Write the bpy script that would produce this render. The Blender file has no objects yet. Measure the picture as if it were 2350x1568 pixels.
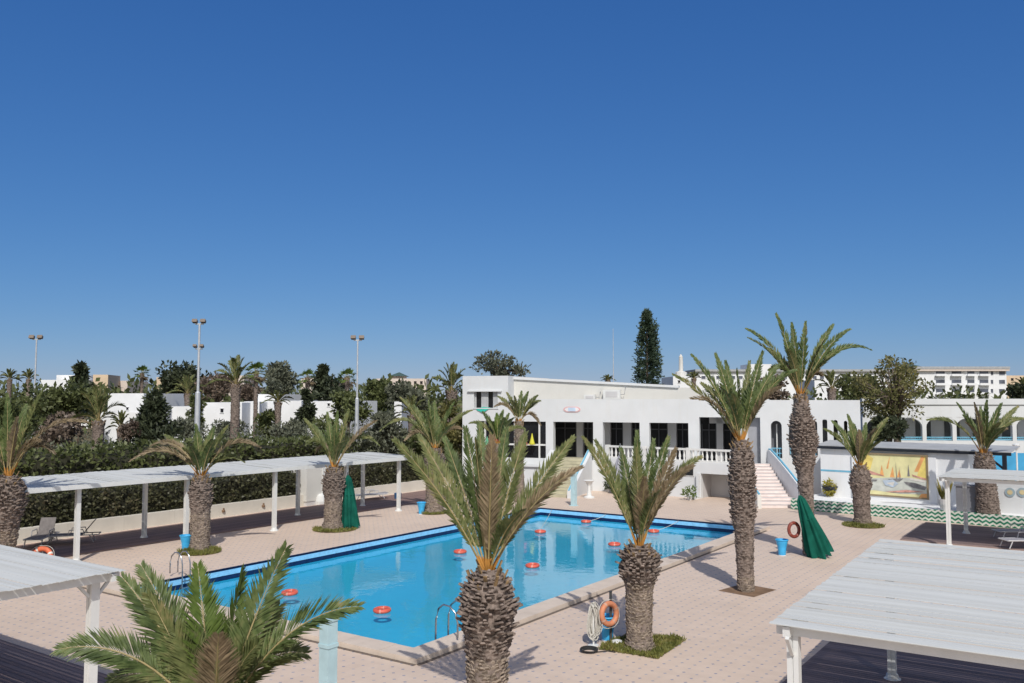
import bpy, math, random
from mathutils import Matrix, Vector, noise

R = math.radians
rng = random.Random(7)
scene = bpy.context.scene
COL = scene.collection

# ------------------------------------------------------------------ camera model
CAM_H, FOC, HZ, PSI = 6.1, 1980.0, 912.0, R(34.8)
PITCH = math.atan((HZ - 784) / FOC)
CP, SP, CY, SY = math.cos(PITCH), math.sin(PITCH), math.cos(PSI), math.sin(PSI)

def ray(px, py):
    r = (px - 1175) / FOC
    u = -(py - 784) / FOC
    d = CP - SP * u
    z = SP + CP * u
    return r / d, z / d                       # lateral and vertical per metre of depth

def C2W(lat, dep, z=0.0):
    return Vector((lat * CY - dep * SY, lat * SY + dep * CY, z))

def G(px, py, z=0.0):                          # point on a level plane
    r, v = ray(px, py)
    dep = (z - CAM_H) / v
    return C2W(r * dep, dep, z)

def D(px, py, dep):                            # point at a known distance
    r, v = ray(px, py)
    return C2W(r * dep, dep, CAM_H + v * dep)

def depth(p):
    return -p.x * SY + p.y * CY

# ------------------------------------------------------------------ mesh builder
class MB:
    def __init__(self, M=None):
        self.v, self.f, self.m = [], [], []
        self.M = M
        self.mi = 0
    def add(self, vs, fs):
        o = len(self.v)
        if self.M is not None:
            M = self.M
            vs = [M @ Vector(p) for p in vs]
        self.v.extend([tuple(p) for p in vs])
        for f in fs:
            self.f.append([i + o for i in f])
            self.m.append(self.mi)
    def box(self, x0, x1, y0, y1, z0, z1):
        self.add([(x0,y0,z0),(x1,y0,z0),(x1,y1,z0),(x0,y1,z0),(x0,y0,z1),(x1,y0,z1),(x1,y1,z1),(x0,y1,z1)],
                 [(0,3,2,1),(4,5,6,7),(0,1,5,4),(1,2,6,5),(2,3,7,6),(3,0,4,7)])
    def beam(self, a, b, w, h, up=(0,0,1)):
        a, b = Vector(a), Vector(b)
        t = (b - a).normalized()
        s = t.cross(Vector(up))
        if s.length < 1e-4: s = t.cross(Vector((1,0,0)))
        s.normalize(); n = s.cross(t)
        s *= w/2; n *= h/2
        self.add([a-s-n,a+s-n,a+s+n,a-s+n,b-s-n,b+s-n,b+s+n,b-s+n],
                 [(0,1,2,3),(7,6,5,4),(0,4,5,1),(1,5,6,2),(2,6,7,3),(3,7,4,0)])
    def tube(self, pts, rad, n=8, cap=True, closed=False):
        pts = [Vector(p) for p in pts]
        k = len(pts)
        rs = rad if isinstance(rad, (list, tuple)) else [rad]*k
        vs, fs = [], []
        for i, p in enumerate(pts):
            if closed: t = pts[(i+1)%k] - pts[i-1]
            else: t = pts[min(i+1,k-1)] - pts[max(i-1,0)]
            t.normalize()
            ref = Vector((0,0,1)) if abs(t.z) < .9 else Vector((1,0,0))
            s = t.cross(ref).normalized(); u = s.cross(t)
            for j in range(n):
                a = 2*math.pi*j/n
                vs.append(p + (s*math.cos(a) + u*math.sin(a))*rs[i])
        for i in range(k if closed else k-1):
            i2 = (i+1) % k
            for j in range(n):
                j2 = (j+1) % n
                fs.append((i*n+j, i*n+j2, i2*n+j2, i2*n+j))
        if cap and not closed:
            fs.append(tuple(range(n-1,-1,-1))); fs.append(tuple((k-1)*n+j for j in range(n)))
        self.add(vs, fs)
    def lathe(self, c, prof, n=16, cap=True, fold=0.0, nf=0):
        c = Vector(c); vs, fs = [], []
        for (r, z) in prof:
            for j in range(n):
                a = 2*math.pi*j/n
                rr = r*(1 + fold*math.cos(nf*a)) if nf else r
                vs.append((c.x+rr*math.cos(a), c.y+rr*math.sin(a), c.z+z))
        k = len(prof)
        for i in range(k-1):
            for j in range(n):
                j2 = (j+1)%n
                fs.append((i*n+j, i*n+j2, (i+1)*n+j2, (i+1)*n+j))
        if cap:
            fs.append(tuple(range(n-1,-1,-1))); fs.append(tuple((k-1)*n+j for j in range(n)))
        self.add(vs, fs)
    def prism(self, poly, z0, z1):
        n = len(poly)
        vs = [(p[0],p[1],z0) for p in poly] + [(p[0],p[1],z1) for p in poly]
        fs = [tuple(range(n-1,-1,-1)), tuple(range(n,2*n))]
        for i in range(n):
            j = (i+1)%n
            fs.append((i,j,n+j,n+i))
        self.add(vs, fs)
    def slab(self, poly, y0, y1):             # polygon in x,z swept along y
        n = len(poly)
        vs = [(p[0],y0,p[1]) for p in poly] + [(p[0],y1,p[1]) for p in poly]
        fs = [tuple(range(n)), tuple(range(2*n-1,n-1,-1))]
        for i in range(n):
            j = (i+1)%n
            fs.append((j,i,n+i,n+j))
        self.add(vs, fs)
    def torus(self, c, ax, Rr, r, n=28, k=10, a0=0, a1=2*math.pi):
        c = Vector(c); ax = Vector(ax).normalized()
        s = ax.cross(Vector((0,0,1)))
        if s.length < .1: s = Vector((1,0,0))
        s.normalize(); u = ax.cross(s)
        full = abs(a1-a0-2*math.pi) < 1e-6
        m = n if full else n+1
        vs, fs = [], []
        for i in range(m):
            a = a0 + (a1-a0)*i/n
            d = s*math.cos(a)+u*math.sin(a)
            for j in range(k):
                b = 2*math.pi*j/k
                vs.append(c + d*(Rr+r*math.cos(b)) + ax*(r*math.sin(b)))
        for i in range(n):
            i2 = (i+1)%m
            for j in range(k):
                j2=(j+1)%k
                fs.append((i*k+j,i2*k+j,i2*k+j2,i*k+j2))
        self.add(vs, fs)
    def build(self, name, mats, parent=None, loc=None, smooth=False, matrix=None):
        me = bpy.data.meshes.new(name)
        if parent is not None: o3 = Vector(parent['o3'])
        elif loc is not None: o3 = Vector(loc)
        elif matrix is not None: o3 = Vector((0,0,0))
        else:
            n = max(1, len(self.v))
            xs = [p[0] for p in self.v]; ys = [p[1] for p in self.v]; zs = [p[2] for p in self.v]
            o3 = Vector(((min(xs)+max(xs))/2, (min(ys)+max(ys))/2, min(zs)))
        me.from_pydata([(p[0]-o3.x, p[1]-o3.y, p[2]-o3.z) for p in self.v], [], self.f)
        if not isinstance(mats, (list, tuple)): mats = [mats]
        for m in mats: me.materials.append(m)
        if len(mats) > 1: me.polygons.foreach_set('material_index', self.m)
        if smooth: me.polygons.foreach_set('use_smooth', [True]*len(me.polygons))
        me.update()
        ob = bpy.data.objects.new(name, me); COL.objects.link(ob)
        ob['o3'] = (o3.x, o3.y, o3.z)
        if parent is not None: ob.parent = parent
        elif matrix is not None: ob.matrix_world = matrix
        else: ob.location = o3
        return ob

def empty(name, loc):
    o = bpy.data.objects.new(name, None); COL.objects.link(o)
    o.location = loc; o['o3'] = tuple(loc); o.empty_display_size = .3
    return o
def tag(o, label, cat, group=None, kind=None):
    if label: o['label'] = label
    if cat: o['category'] = cat
    if group: o['group'] = group
    if kind: o['kind'] = kind
    return o
def thing(name, loc, label, cat, group=None):
    return tag(empty(name, loc), label, cat, group)
def struct(o, label=None, cat=None):
    o['kind'] = 'structure'
    return tag(o, label, cat)
def frame(p, ang):
    return Matrix.Translation(Vector(p)) @ Matrix.Rotation(ang, 4, 'Z')

# ------------------------------------------------------------------ materials
class NT:
    def __init__(self, name):
        self.mat = bpy.data.materials.new(name); self.mat.use_nodes = True
        self.t = self.mat.node_tree; self.n = self.t.nodes; self.l = self.t.links
        self.n.clear()
        self.out = self.n.new('ShaderNodeOutputMaterial')
    def new(self, kind, **kw):
        x = self.n.new(kind)
        for k, v in kw.items(): setattr(x, k, v)
        return x
    def set(self, node, **kw):
        for k, v in kw.items(): node.inputs[k.replace('_',' ')].default_value = v
        return node
    def link(self, a, b): self.l.new(a, b)
    def math(self, op, a, b=None):
        x = self.new('ShaderNodeMath', operation=op)
        for i, q in enumerate((a, b)):
            if q is None: continue
            if isinstance(q, (int, float)): x.inputs[i].default_value = q
            else: self.link(q, x.inputs[i])
        return x.outputs[0]
    def noise(self, vec, scale, detail=4, rough=.55):
        x = self.new('ShaderNodeTexNoise')
        x.inputs['Scale'].default_value = scale; x.inputs['Detail'].default_value = detail
        x.inputs['Roughness'].default_value = rough
        if vec is not None: self.link(vec, x.inputs['Vector'])
        return x.outputs['Fac']
    def ramp(self, fac, stops):
        x = self.new('ShaderNodeValToRGB')
        el = x.color_ramp.elements
        while len(el) < len(stops): el.new(.5)
        for e, (p, c) in zip(el, stops):
            e.position = p; e.color = (c[0], c[1], c[2], 1)
        self.link(fac, x.inputs[0])
        return x.outputs[0]
    def mix(self, fac, a, b, mode='MIX'):
        x = self.new('ShaderNodeMix', data_type='RGBA', blend_type=mode)
        for i, q in ((0, fac), (6, a), (7, b)):
            if isinstance(q, (int, float)): x.inputs[i].default_value = q
            elif isinstance(q, tuple): x.inputs[i].default_value = (q[0], q[1], q[2], 1)
            else: self.link(q, x.inputs[i])
        return x.outputs[2]
    def bsdf(self, col, rough=.6, spec=.3, metal=0, normal=None):
        b = self.new('ShaderNodeBsdfPrincipled')
        if isinstance(col, tuple): b.inputs['Base Color'].default_value = (*col, 1)
        else: self.link(col, b.inputs['Base Color'])
        if isinstance(rough, (int, float)): b.inputs['Roughness'].default_value = rough
        else: self.link(rough, b.inputs['Roughness'])
        b.inputs['Specular IOR Level'].default_value = spec
        b.inputs['Metallic'].default_value = metal
        if normal is not None: self.link(normal, b.inputs['Normal'])
        return b
    def bump(self, h, strength=.3, dist=.02):
        x = self.new('ShaderNodeBump')
        x.inputs['Strength'].default_value = strength; x.inputs['Distance'].default_value = dist
        self.link(h, x.inputs['Height'])
        return x.outputs[0]
    def pos(self): return self.new('ShaderNodeNewGeometry').outputs['Position']
    def obj(self): return self.new('ShaderNodeTexCoord').outputs['Object']
    def done(self, b):
        self.link(b.outputs[0], self.out.inputs[0]); return self.mat

def sc(c, k): return tuple(min(1, x*k) for x in c)

def plain(name, col, rough=.6, var=.12, scale=1.5, spec=.3, metal=0, bump=0, bscale=30, stain=None):
    t = NT(name); p = t.pos()
    n = t.noise(p, scale, 5)
    c = t.ramp(n, [(.3, sc(col, 1-var)), (.7, sc(col, 1+var))])
    if stain:
        mp = t.new('ShaderNodeMapping'); mp.inputs['Scale'].default_value = (2.2, 2.2, .28)
        t.link(p, mp.inputs[0])
        s = t.noise(mp.outputs[0], 1.6, 6, .65)
        f = t.ramp(s, [(.52, (0,0,0)), (.85, (.45,)*3)])
        c = t.mix(f, c, stain)
    nm = t.bump(t.noise(p, bscale, 4), bump, .01) if bump else None
    return t.done(t.bsdf(c, rough, spec, metal, nm))

def leafmat(name, a, b, trans=.25, scale=1.3, dry=None, fine=9.0):
    t = NT(name); p = t.pos()
    n = t.noise(p, scale, 3); n2 = t.noise(p, fine, 2)
    f = t.math('ADD', t.math('MULTIPLY', n, .55), t.math('MULTIPLY', n2, .45))
    stops = [(.36, a), (.6, b)]
    if dry: stops = [(.36, a), (.54, b), (.68, dry)]
    c = t.ramp(f, stops)
    bs = t.bsdf(c, .5, .35)
    tr = t.new('ShaderNodeBsdfTranslucent'); t.link(c, tr.inputs[0])
    mx = t.new('ShaderNodeMixShader'); mx.inputs[0].default_value = trans
    t.link(bs.outputs[0], mx.inputs[1]); t.link(tr.outputs[0], mx.inputs[2])
    return t.done(mx)

WHITE = plain('white_render', (.62,.635,.645), .8, .05, .6, .2, bump=.15, bscale=12, stain=(.58,.56,.52))
WHITE2 = plain('bright_white_render', (.75,.76,.77), .8, .05, .6, .2, bump=.15, bscale=12, stain=(.62,.60,.57))
CREAM = plain('cream_render', (.61,.60,.565), .8, .06, .5, .2, bump=.15, bscale=12, stain=(.55,.52,.46))
PAINT = plain('white_paint', (.66,.665,.65), .45, .05, 3, .4, stain=(.6,.6,.58))
def slat_material():
    t = NT('roof_slat'); p = t.pos(); o = t.obj()
    sep = t.new('ShaderNodeSeparateXYZ'); t.link(o, sep.inputs[0])
    wn = t.new('ShaderNodeTexWhiteNoise'); wn.noise_dimensions = '1D'
    t.link(t.math('FLOOR', t.math('DIVIDE', sep.outputs[1], .135)), wn.inputs['W'])
    mp = t.new('ShaderNodeMapping'); mp.inputs['Scale'].default_value = (.5, 7, 1); t.link(p, mp.inputs[0])
    g = t.noise(mp.outputs[0], 1.6, 6, .65)
    f = t.math('ADD', t.math('MULTIPLY', wn.outputs['Value'], .35), t.math('MULTIPLY', g, .65))
    c = t.ramp(f, [(.25, (.52,.525,.50)), (.55, (.565,.575,.555)), (.8, (.60,.61,.595))])
    d = t.ramp(t.noise(p, 1.1, 7, .7), [(.55, (0,0,0)), (.8, (.5,)*3)])
    c = t.mix(d, c, (.54,.53,.49))
    return t.done(t.bsdf(c, .65, .25, 0, t.bump(g, .3, .02)))
SLAT = slat_material()
PALEBLUE = plain('pale_blue_paint', (.42,.58,.62), .5, .1, 4, .3)
CYAN = plain('blue_paint', (.17,.44,.60), .5, .12, 3, .3)
GLASS = plain('dark_glass', (.012,.013,.016), .12, .4, 1.2, .5)
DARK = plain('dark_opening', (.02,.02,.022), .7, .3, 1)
BLACK = plain('black_fascia', (.018,.022,.03), .5, .3, 2)
GREYROOF = plain('grey_roof', (.36,.37,.38), .7, .12, 1.5)
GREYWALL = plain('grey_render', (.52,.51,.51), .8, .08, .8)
STONE = plain('coping_stone', (.60,.505,.42), .75, .1, 1.6, .3, bump=.2, bscale=40, stain=(.50,.42,.34))
LOWWALL = plain('low_wall', (.60,.565,.50), .8, .08, .8, bump=.2, bscale=20, stain=(.5,.46,.4))
STEEL = plain('steel', (.45,.46,.48), .25, .1, 5, .5, .9)
GALV = plain('galvanised', (.55,.57,.60), .45, .12, 2, .5, .35)
PLASTIC = plain('blue_plastic', (.05,.40,.74), .4, .1, 5, .4)
ORANGE = plain('orange_plastic', (.62,.15,.07), .5, .15, 6, .35)
FADED = plain('faded_orange_plastic', (.55,.22,.12), .6, .15, 6, .3)
REDRING = plain('red_plastic', (.62,.11,.07), .45, .12, 6, .4)
MAROON = plain('dark_red_plastic', (.22,.05,.035), .55, .2, 6, .3)
ROPE = plain('white_rope', (.54,.52,.47), .9, .2, 14, .1)
GREEN = plain('green_canvas', (.007,.09,.064), .85, .3, 2.2, .1, bump=.3, bscale=18)
TRUNK = plain('palm_bark', (.19,.152,.13), .95, .65, 9, .05, bump=.6, bscale=45)
TRUNKLOW = plain('palm_bark_low', (.24,.195,.155), .95, .5, 8, .05, bump=.6, bscale=45)
STUB = plain('leaf_stub', (.27,.185,.10), .85, .4, 9, .1)
BARK = plain('bark', (.15,.12,.095), .95, .35, 5, .05, bump=.5, bscale=30)
SOIL = plain('soil', (.20,.13,.085), .95, .3, 3, .05, bump=.5, bscale=15)
EARTH = plain('earth', (.16,.135,.085), .95, .4, .25, .05)
BEIGE = plain('beige_render', (.62,.48,.34), .8, .08, .3)
PINKISH = plain('pinkish_render', (.60,.52,.46), .8, .08, .3)
TILEROOF = plain('green_roof', (.06,.10,.09), .7, .3, 1)
SLING = plain('grey_sling', (.17,.155,.15), .8, .15, 8, .2)
STEPS = plain('pink_step', (.72,.63,.60), .75, .1, 2)
STEPY = plain('stone_step', (.46,.43,.31), .75, .15, 2)
RACHIS = plain('frond_rib', (.30,.24,.11), .6, .2, 6)
RACHISO = plain('frond_rib_base', (.42,.20,.045), .6, .25, 6)
LF_G = leafmat('frond_green', (.05,.078,.022), (.145,.19,.065), .28, 1.2, (.27,.24,.11))
LF_O = leafmat('frond_olive', (.075,.095,.03), (.185,.205,.075), .28, 1.4, (.31,.26,.12))
LF_D = leafmat('frond_dry', (.13,.10,.055), (.26,.20,.12), .2, 1.6, (.32,.24,.15))
LF_Y = leafmat('frond_fresh', (.07,.12,.02), (.16,.22,.05), .3, 1.2)
FO_DK = leafmat('foliage_dark', (.026,.036,.02), (.075,.09,.048), .2, .9)
FO_HEDGE = leafmat('foliage_hedge', (.03,.034,.016), (.09,.092,.045), .2, .6, (.14,.105,.07))
FO_GY = leafmat('foliage_grey', (.075,.085,.06), (.18,.19,.13), .25, .7)
FO_OL = leafmat('foliage_olive', (.09,.095,.03), (.22,.21,.08), .4, .6, (.27,.19,.07))
FO_BR = leafmat('foliage_brown', (.09,.068,.055), (.21,.16,.12), .2, .7)
FO_MD = leafmat('foliage_mid', (.05,.066,.024), (.14,.16,.06), .25, .5)
GRASSM = leafmat('grass_blades', (.09,.11,.025), (.22,.22,.06), .25, 2.5, (.26,.20,.08))

def deck_material():
    t = NT('deck_tiles'); p = t.pos()
    sep = t.new('ShaderNodeSeparateXYZ'); t.link(p, sep.inputs[0])
    S = .31
    fx = t.math('PINGPONG', t.math('DIVIDE', sep.outputs[0], S), .5)
    fy = t.math('PINGPONG', t.math('DIVIDE', sep.outputs[1], S), .5)
    dia = t.math('ADD', fx, fy)
    dot = t.math('LESS_THAN', dia, .145)
    gx = t.math('LESS_THAN', fx, .012); gy = t.math('LESS_THAN', fy, .012)
    grout = t.math('MAXIMUM', gx, gy)
    big = t.noise(p, .22, 5, .6); mid = t.noise(p, 2.6, 5, .6)
    base = t.ramp(t.math('ADD', t.math('MULTIPLY', big, .6), t.math('MULTIPLY', mid, .4)),
                  [(.35, (.565,.445,.355)), (.65, (.665,.535,.435))])
    # tile-to-tile variation
    wn = t.new('ShaderNodeTexWhiteNoise'); wn.noise_dimensions = '2D'
    cmb = t.new('ShaderNodeCombineXYZ')
    t.link(t.math('FLOOR', t.math('DIVIDE', sep.outputs[0], S)), cmb.inputs[0])
    t.link(t.math('FLOOR', t.math('DIVIDE', sep.outputs[1], S)), cmb.inputs[1])
    t.link(cmb.outputs[0], wn.inputs['Vector'])
    base = t.mix(.10, base, t.ramp(wn.outputs['Value'], [(0, (.52,.41,.33)), (1, (.70,.57,.47))]))
    base = t.mix(t.math('MULTIPLY', grout, .16), base, (.42,.34,.28))
    stain = t.ramp(t.noise(p, .7, 7, .7), [(.56, (0,0,0)), (.72, (.5,)*3)])
    base = t.mix(stain, base, (.50,.41,.34))
    wn2 = t.new('ShaderNodeTexWhiteNoise'); wn2.noise_dimensions = '2D'
    cm2 = t.new('ShaderNodeCombineXYZ')
    t.link(t.math('ROUND', t.math('DIVIDE', sep.outputs[0], S)), cm2.inputs[0])
    t.link(t.math('ROUND', t.math('DIVIDE', sep.outputs[1], S)), cm2.inputs[1])
    t.link(cm2.outputs[0], wn2.inputs['Vector'])
    dcol = t.ramp(wn2.outputs['Value'], [(0, (.25,.25,.31)), (.6, (.32,.31,.36)), (1, (.48,.42,.40))])
    base = t.mix(dot, base, dcol)
    return t.done(t.bsdf(base, .65, .3, 0, t.bump(t.math('ADD', mid, t.math('MULTIPLY', grout, -.6)), .2, .01)))
DECK = deck_material()

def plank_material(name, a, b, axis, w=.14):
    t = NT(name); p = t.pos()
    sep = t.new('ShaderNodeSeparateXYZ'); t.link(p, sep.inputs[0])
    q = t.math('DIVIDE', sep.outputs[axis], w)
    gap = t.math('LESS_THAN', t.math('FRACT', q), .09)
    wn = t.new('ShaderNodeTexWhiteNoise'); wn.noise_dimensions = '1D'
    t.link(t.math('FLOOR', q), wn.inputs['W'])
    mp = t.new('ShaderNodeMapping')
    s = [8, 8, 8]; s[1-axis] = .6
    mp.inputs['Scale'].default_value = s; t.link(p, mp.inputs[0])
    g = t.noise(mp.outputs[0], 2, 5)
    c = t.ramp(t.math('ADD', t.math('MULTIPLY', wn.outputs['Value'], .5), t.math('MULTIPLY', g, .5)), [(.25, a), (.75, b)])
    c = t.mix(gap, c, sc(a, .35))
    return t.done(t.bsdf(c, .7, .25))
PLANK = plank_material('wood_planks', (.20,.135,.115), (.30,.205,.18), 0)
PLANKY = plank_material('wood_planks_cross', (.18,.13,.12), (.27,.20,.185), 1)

def pool_tile():
    t = NT('pool_tiles'); p = t.pos()
    br = t.new('ShaderNodeTexBrick'); br.offset = 0
    br.inputs['Scale'].default_value = 1; br.inputs['Brick Width'].default_value = .25
    br.inputs['Row Height'].default_value = .25; br.inputs['Mortar Size'].default_value = .006
    br.inputs['Color1'].default_value = (.045,.47,.68,1); br.inputs['Color2'].default_value = (.055,.51,.72,1)
    br.inputs['Mortar'].default_value = (.10,.46,.72,1)
    t.link(p, br.inputs['Vector'])
    c = t.mix(.3, br.outputs['Color'], t.ramp(t.noise(p, .4, 4), [(.3, (.04,.43,.62)), (.7, (.06,.53,.75))]))
    return t.done(t.bsdf(c, .4, .3))
POOLT = pool_tile()

def band(name, a, b):
    t = NT(name); p = t.pos()
    br = t.new('ShaderNodeTexBrick'); br.offset = 0
    br.inputs['Scale'].default_value = 1; br.inputs['Brick Width'].default_value = .2
    br.inputs['Row Height'].default_value = .2; br.inputs['Mortar Size'].default_value = .008
    br.inputs['Color1'].default_value = (*a,1); br.inputs['Color2'].default_value = (*b,1)
    br.inputs['Mortar'].default_value = (*sc(a,.7),1)
    t.link(p, br.inputs['Vector'])
    return t.done(t.bsdf(br.outputs['Color'], .3, .4))
NAVY = plain('navy_tiles', (.006,.02,.08), .3, .3, 6, .4)
LBLUE = plain('light_blue_tiles', (.26,.56,.82), .35, .12, 6, .4)

def water_mat():
    t = NT('water'); p = t.pos()
    mp = t.new('ShaderNodeMapping'); mp.inputs['Rotation'].default_value = (0,0,PSI)
    mp.inputs['Scale'].default_value = (1,1,1); t.link(p, mp.inputs[0])
    h = t.math('ADD', t.noise(mp.outputs[0], 1.3, 3), t.math('MULTIPLY', t.noise(mp.outputs[0], 5.5, 2), .22))
    nm = t.bump(h, .15, .05)
    g_ = t.new('ShaderNodeNewGeometry'); dt = t.new('ShaderNodeVectorMath', operation='DOT_PRODUCT')
    t.link(g_.outputs['Incoming'], dt.inputs[0]); t.link(nm, dt.inputs[1])
    c_ = t.math('SUBTRACT', 1.0, t.math('ABSOLUTE', dt.outputs['Value']))
    fr_ = t.math('ADD', t.math('MULTIPLY', t.math('POWER', c_, 5.0), .95), .02)
    gl = t.new('ShaderNodeBsdfGlossy'); gl.inputs['Roughness'].default_value = .015; t.link(nm, gl.inputs['Normal'])
    tr = t.new('ShaderNodeBsdfTransparent'); tr.inputs[0].default_value = (.80,.95,.98,1)
    mx = t.new('ShaderNodeMixShader')
    t.link(fr_, mx.inputs[0]); t.link(tr.outputs[0], mx.inputs[1]); t.link(gl.outputs[0], mx.inputs[2])
    return t.done(mx)
WATER = water_mat()

def chevron():
    t = NT('zigzag_tiles'); p = t.obj()
    sep = t.new('ShaderNodeSeparateXYZ'); t.link(p, sep.inputs[0])
    tri = t.math('PINGPONG', t.math('DIVIDE', sep.outputs[0], .30), .5)
    v = t.math('ADD', t.math('DIVIDE', sep.outputs[2], .20), t.math('MULTIPLY', tri, 1.0))
    s = t.math('LESS_THAN', t.math('FRACT', v), .5)
    n = t.noise(t.pos(), 3, 4)
    g = t.ramp(n, [(.35, (.012,.13,.075)), (.7, (.03,.22,.13))])
    w = t.ramp(n, [(.35, (.55,.56,.50)), (.7, (.68,.69,.63))])
    return t.done(t.bsdf(t.mix(s, w, g), .35, .4))
CHEV = chevron()

# ------------------------------------------------------------------ ground, deck, pool
PX0, PX1, PY0, PY1 = -26.2, -13.95, 15.95, 40.45        # water edge of the pool
ZW = -.36                                               # water level
m = MB()
BIG = 3000
for (a,b,c,d) in ((-BIG,PX0,-BIG,BIG),(PX1,BIG,-BIG,BIG),(PX0,PX1,-BIG,PY0),(PX0,PX1,PY1,BIG)):
    m.add([(a,c,-.03),(b,c,-.03),(b,d,-.03),(a,d,-.03)], [(0,1,2,3)])
struct(m.build('ground', EARTH, loc=(0,0,0)))
m = MB()
for (a,b,c,d) in ((-37.6,PX0,-12,62),(PX1,26,-12,62),(PX0,PX1,-12,PY0),(PX0,PX1,PY1,62)):
    m.add([(a,c,0),(b,c,0),(b,d,0),(a,d,0)], [(0,1,2,3)])
struct(m.build('pool_deck', DECK, loc=(0,0,0)))

m = MB()
zb = -.70
m.add([(PX0,PY0,zb),(PX1,PY0,zb),(PX1,PY1,zb),(PX0,PY1,zb)], [(0,1,2,3)])
def wallstrip(z0, z1, ins=0.0):
    q = [(PX0+ins,PY0+ins),(PX1-ins,PY0+ins),(PX1-ins,PY1-ins),(PX0+ins,PY1-ins)]
    for i in range(4):
        a, b = q[i], q[(i+1)%4]
        m.add([(a[0],a[1],z0),(b[0],b[1],z0),(b[0],b[1],z1),(a[0],a[1],z1)], [(0,1,2,3)])
m.mi = 0; wallstrip(zb, -.40)
m.mi = 1; wallstrip(-.40, -.235)
m.mi = 2; wallstrip(-.235, -.06)
m.mi = 1; wallstrip(-.06, .003)
# thin navy edge tile lying on the deck, far sides
m.mi = 1
m.box(PX0-.07, PX0, PY0, PY1+.07, -.02, .012); m.box(PX0, PX1+.07, PY1, PY1+.07, -.02, .012)
struct(m.build('pool_basin', [POOLT, NAVY, LBLUE], loc=(0,0,0)))
m = MB()
nx = 2
m.add([(PX0,PY0,ZW),(PX1,PY0,ZW),(PX1,PY1,ZW),(PX0,PY1,ZW)], [(0,1,2,3)])
struct(m.build('water', WATER, loc=(0,0,0)))
# raised beige coping on the two near sides
m = MB()
cw, ch = .66, .13
x = PX0-1.3
while x < PX1-.01:
    x2 = min(x+.62, PX1)
    m.box(x+.004, x2-.004, PY0-cw, PY0, 0.0, ch+rng.uniform(-.003,.003)); x = x2
y = PY0-cw
while y < PY1-.9:
    y2 = min(y+.62, PY1)
    m.box(PX1, PX1+cw, y+.004, y2-.004, 0.0, ch+rng.uniform(-.003,.003)); y = y2
m.box(PX0-1.3, PX1, PY0-cw+.01, PY0-.01, .0, ch-.012)
m.box(PX1+.01, PX1+cw-.01, PY0-cw+.01, PY1-1.0, .0, ch-.012)
struct(m.build('pool_coping', STONE, loc=(0,0,0)))
m = MB()  # dark strips painted on the deck as the coping's shadow line
for i in range(6): m.box(PX0-1.5, PX1+cw, PY0-cw-.10, PY0-cw-.005, .004, .012) if i == 0 else None
m.box(PX1+cw+.005, PX1+cw+.10, PY0-cw, PY1-1, .004, .012)
struct(m.build('coping_shadow_strip', plain('coping_shadow_tone', (.15,.12,.10), .8, .3, 9), loc=(0,0,0)))

def wood_shade_deck(x0,x1,y0,y1,mat_,border=.25):  # brown planks fitted to the pergola roofs' shadow outlines, darkening the shade there
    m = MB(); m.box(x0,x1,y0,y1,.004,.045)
    struct(m.build('wooden_shade_deck', mat_))
wood_shade_deck(-37.05,-33.15,2,47,PLANK)
wood_shade_deck(-7.7,9,40.2,46.4,PLANKY)
wood_shade_deck(-6.0,9,13.5,23.0,PLANKY)
wood_shade_deck(-40,-16.5,4.5,10.8,PLANKY)

# ------------------------------------------------------------------ foliage helpers
def rand_dir(r):
    z = r.uniform(-1,1); a = r.uniform(0, 2*math.pi); q = math.sqrt(1-z*z)
    return Vector((q*math.cos(a), q*math.sin(a), z))
def leaf(mb, p, d, n, L, W):
    s = d.cross(n)
    if s.length < 1e-4: return
    s.normalize()
    mb.add([p, p+d*L*.5+s*W*.5, p+d*L, p+d*L*.5-s*W*.5], [(0,1,2,3)])
def leaf_blob(mb, c, rad, n, L, W, r, shell=.55, up=.2):
    c = Vector(c)
    for _ in range(n):
        d = rand_dir(r)
        k = shell + (1-shell)*r.random()**.6
        wob = 1 + .28*noise.noise(Vector((d.x*2.1+c.x*.7, d.y*2.1+c.y*.7, d.z*2.1+c.z)))
        p = c + Vector((d.x*rad[0], d.y*rad[1], d.z*rad[2]))*k*wob
        dd = (d*.6 + rand_dir(r)*.8 + Vector((0,0,up))).normalized()
        leaf(mb, p, dd, rand_dir(r), L*r.uniform(.6,1.3), W*r.uniform(.7,1.2))

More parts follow.
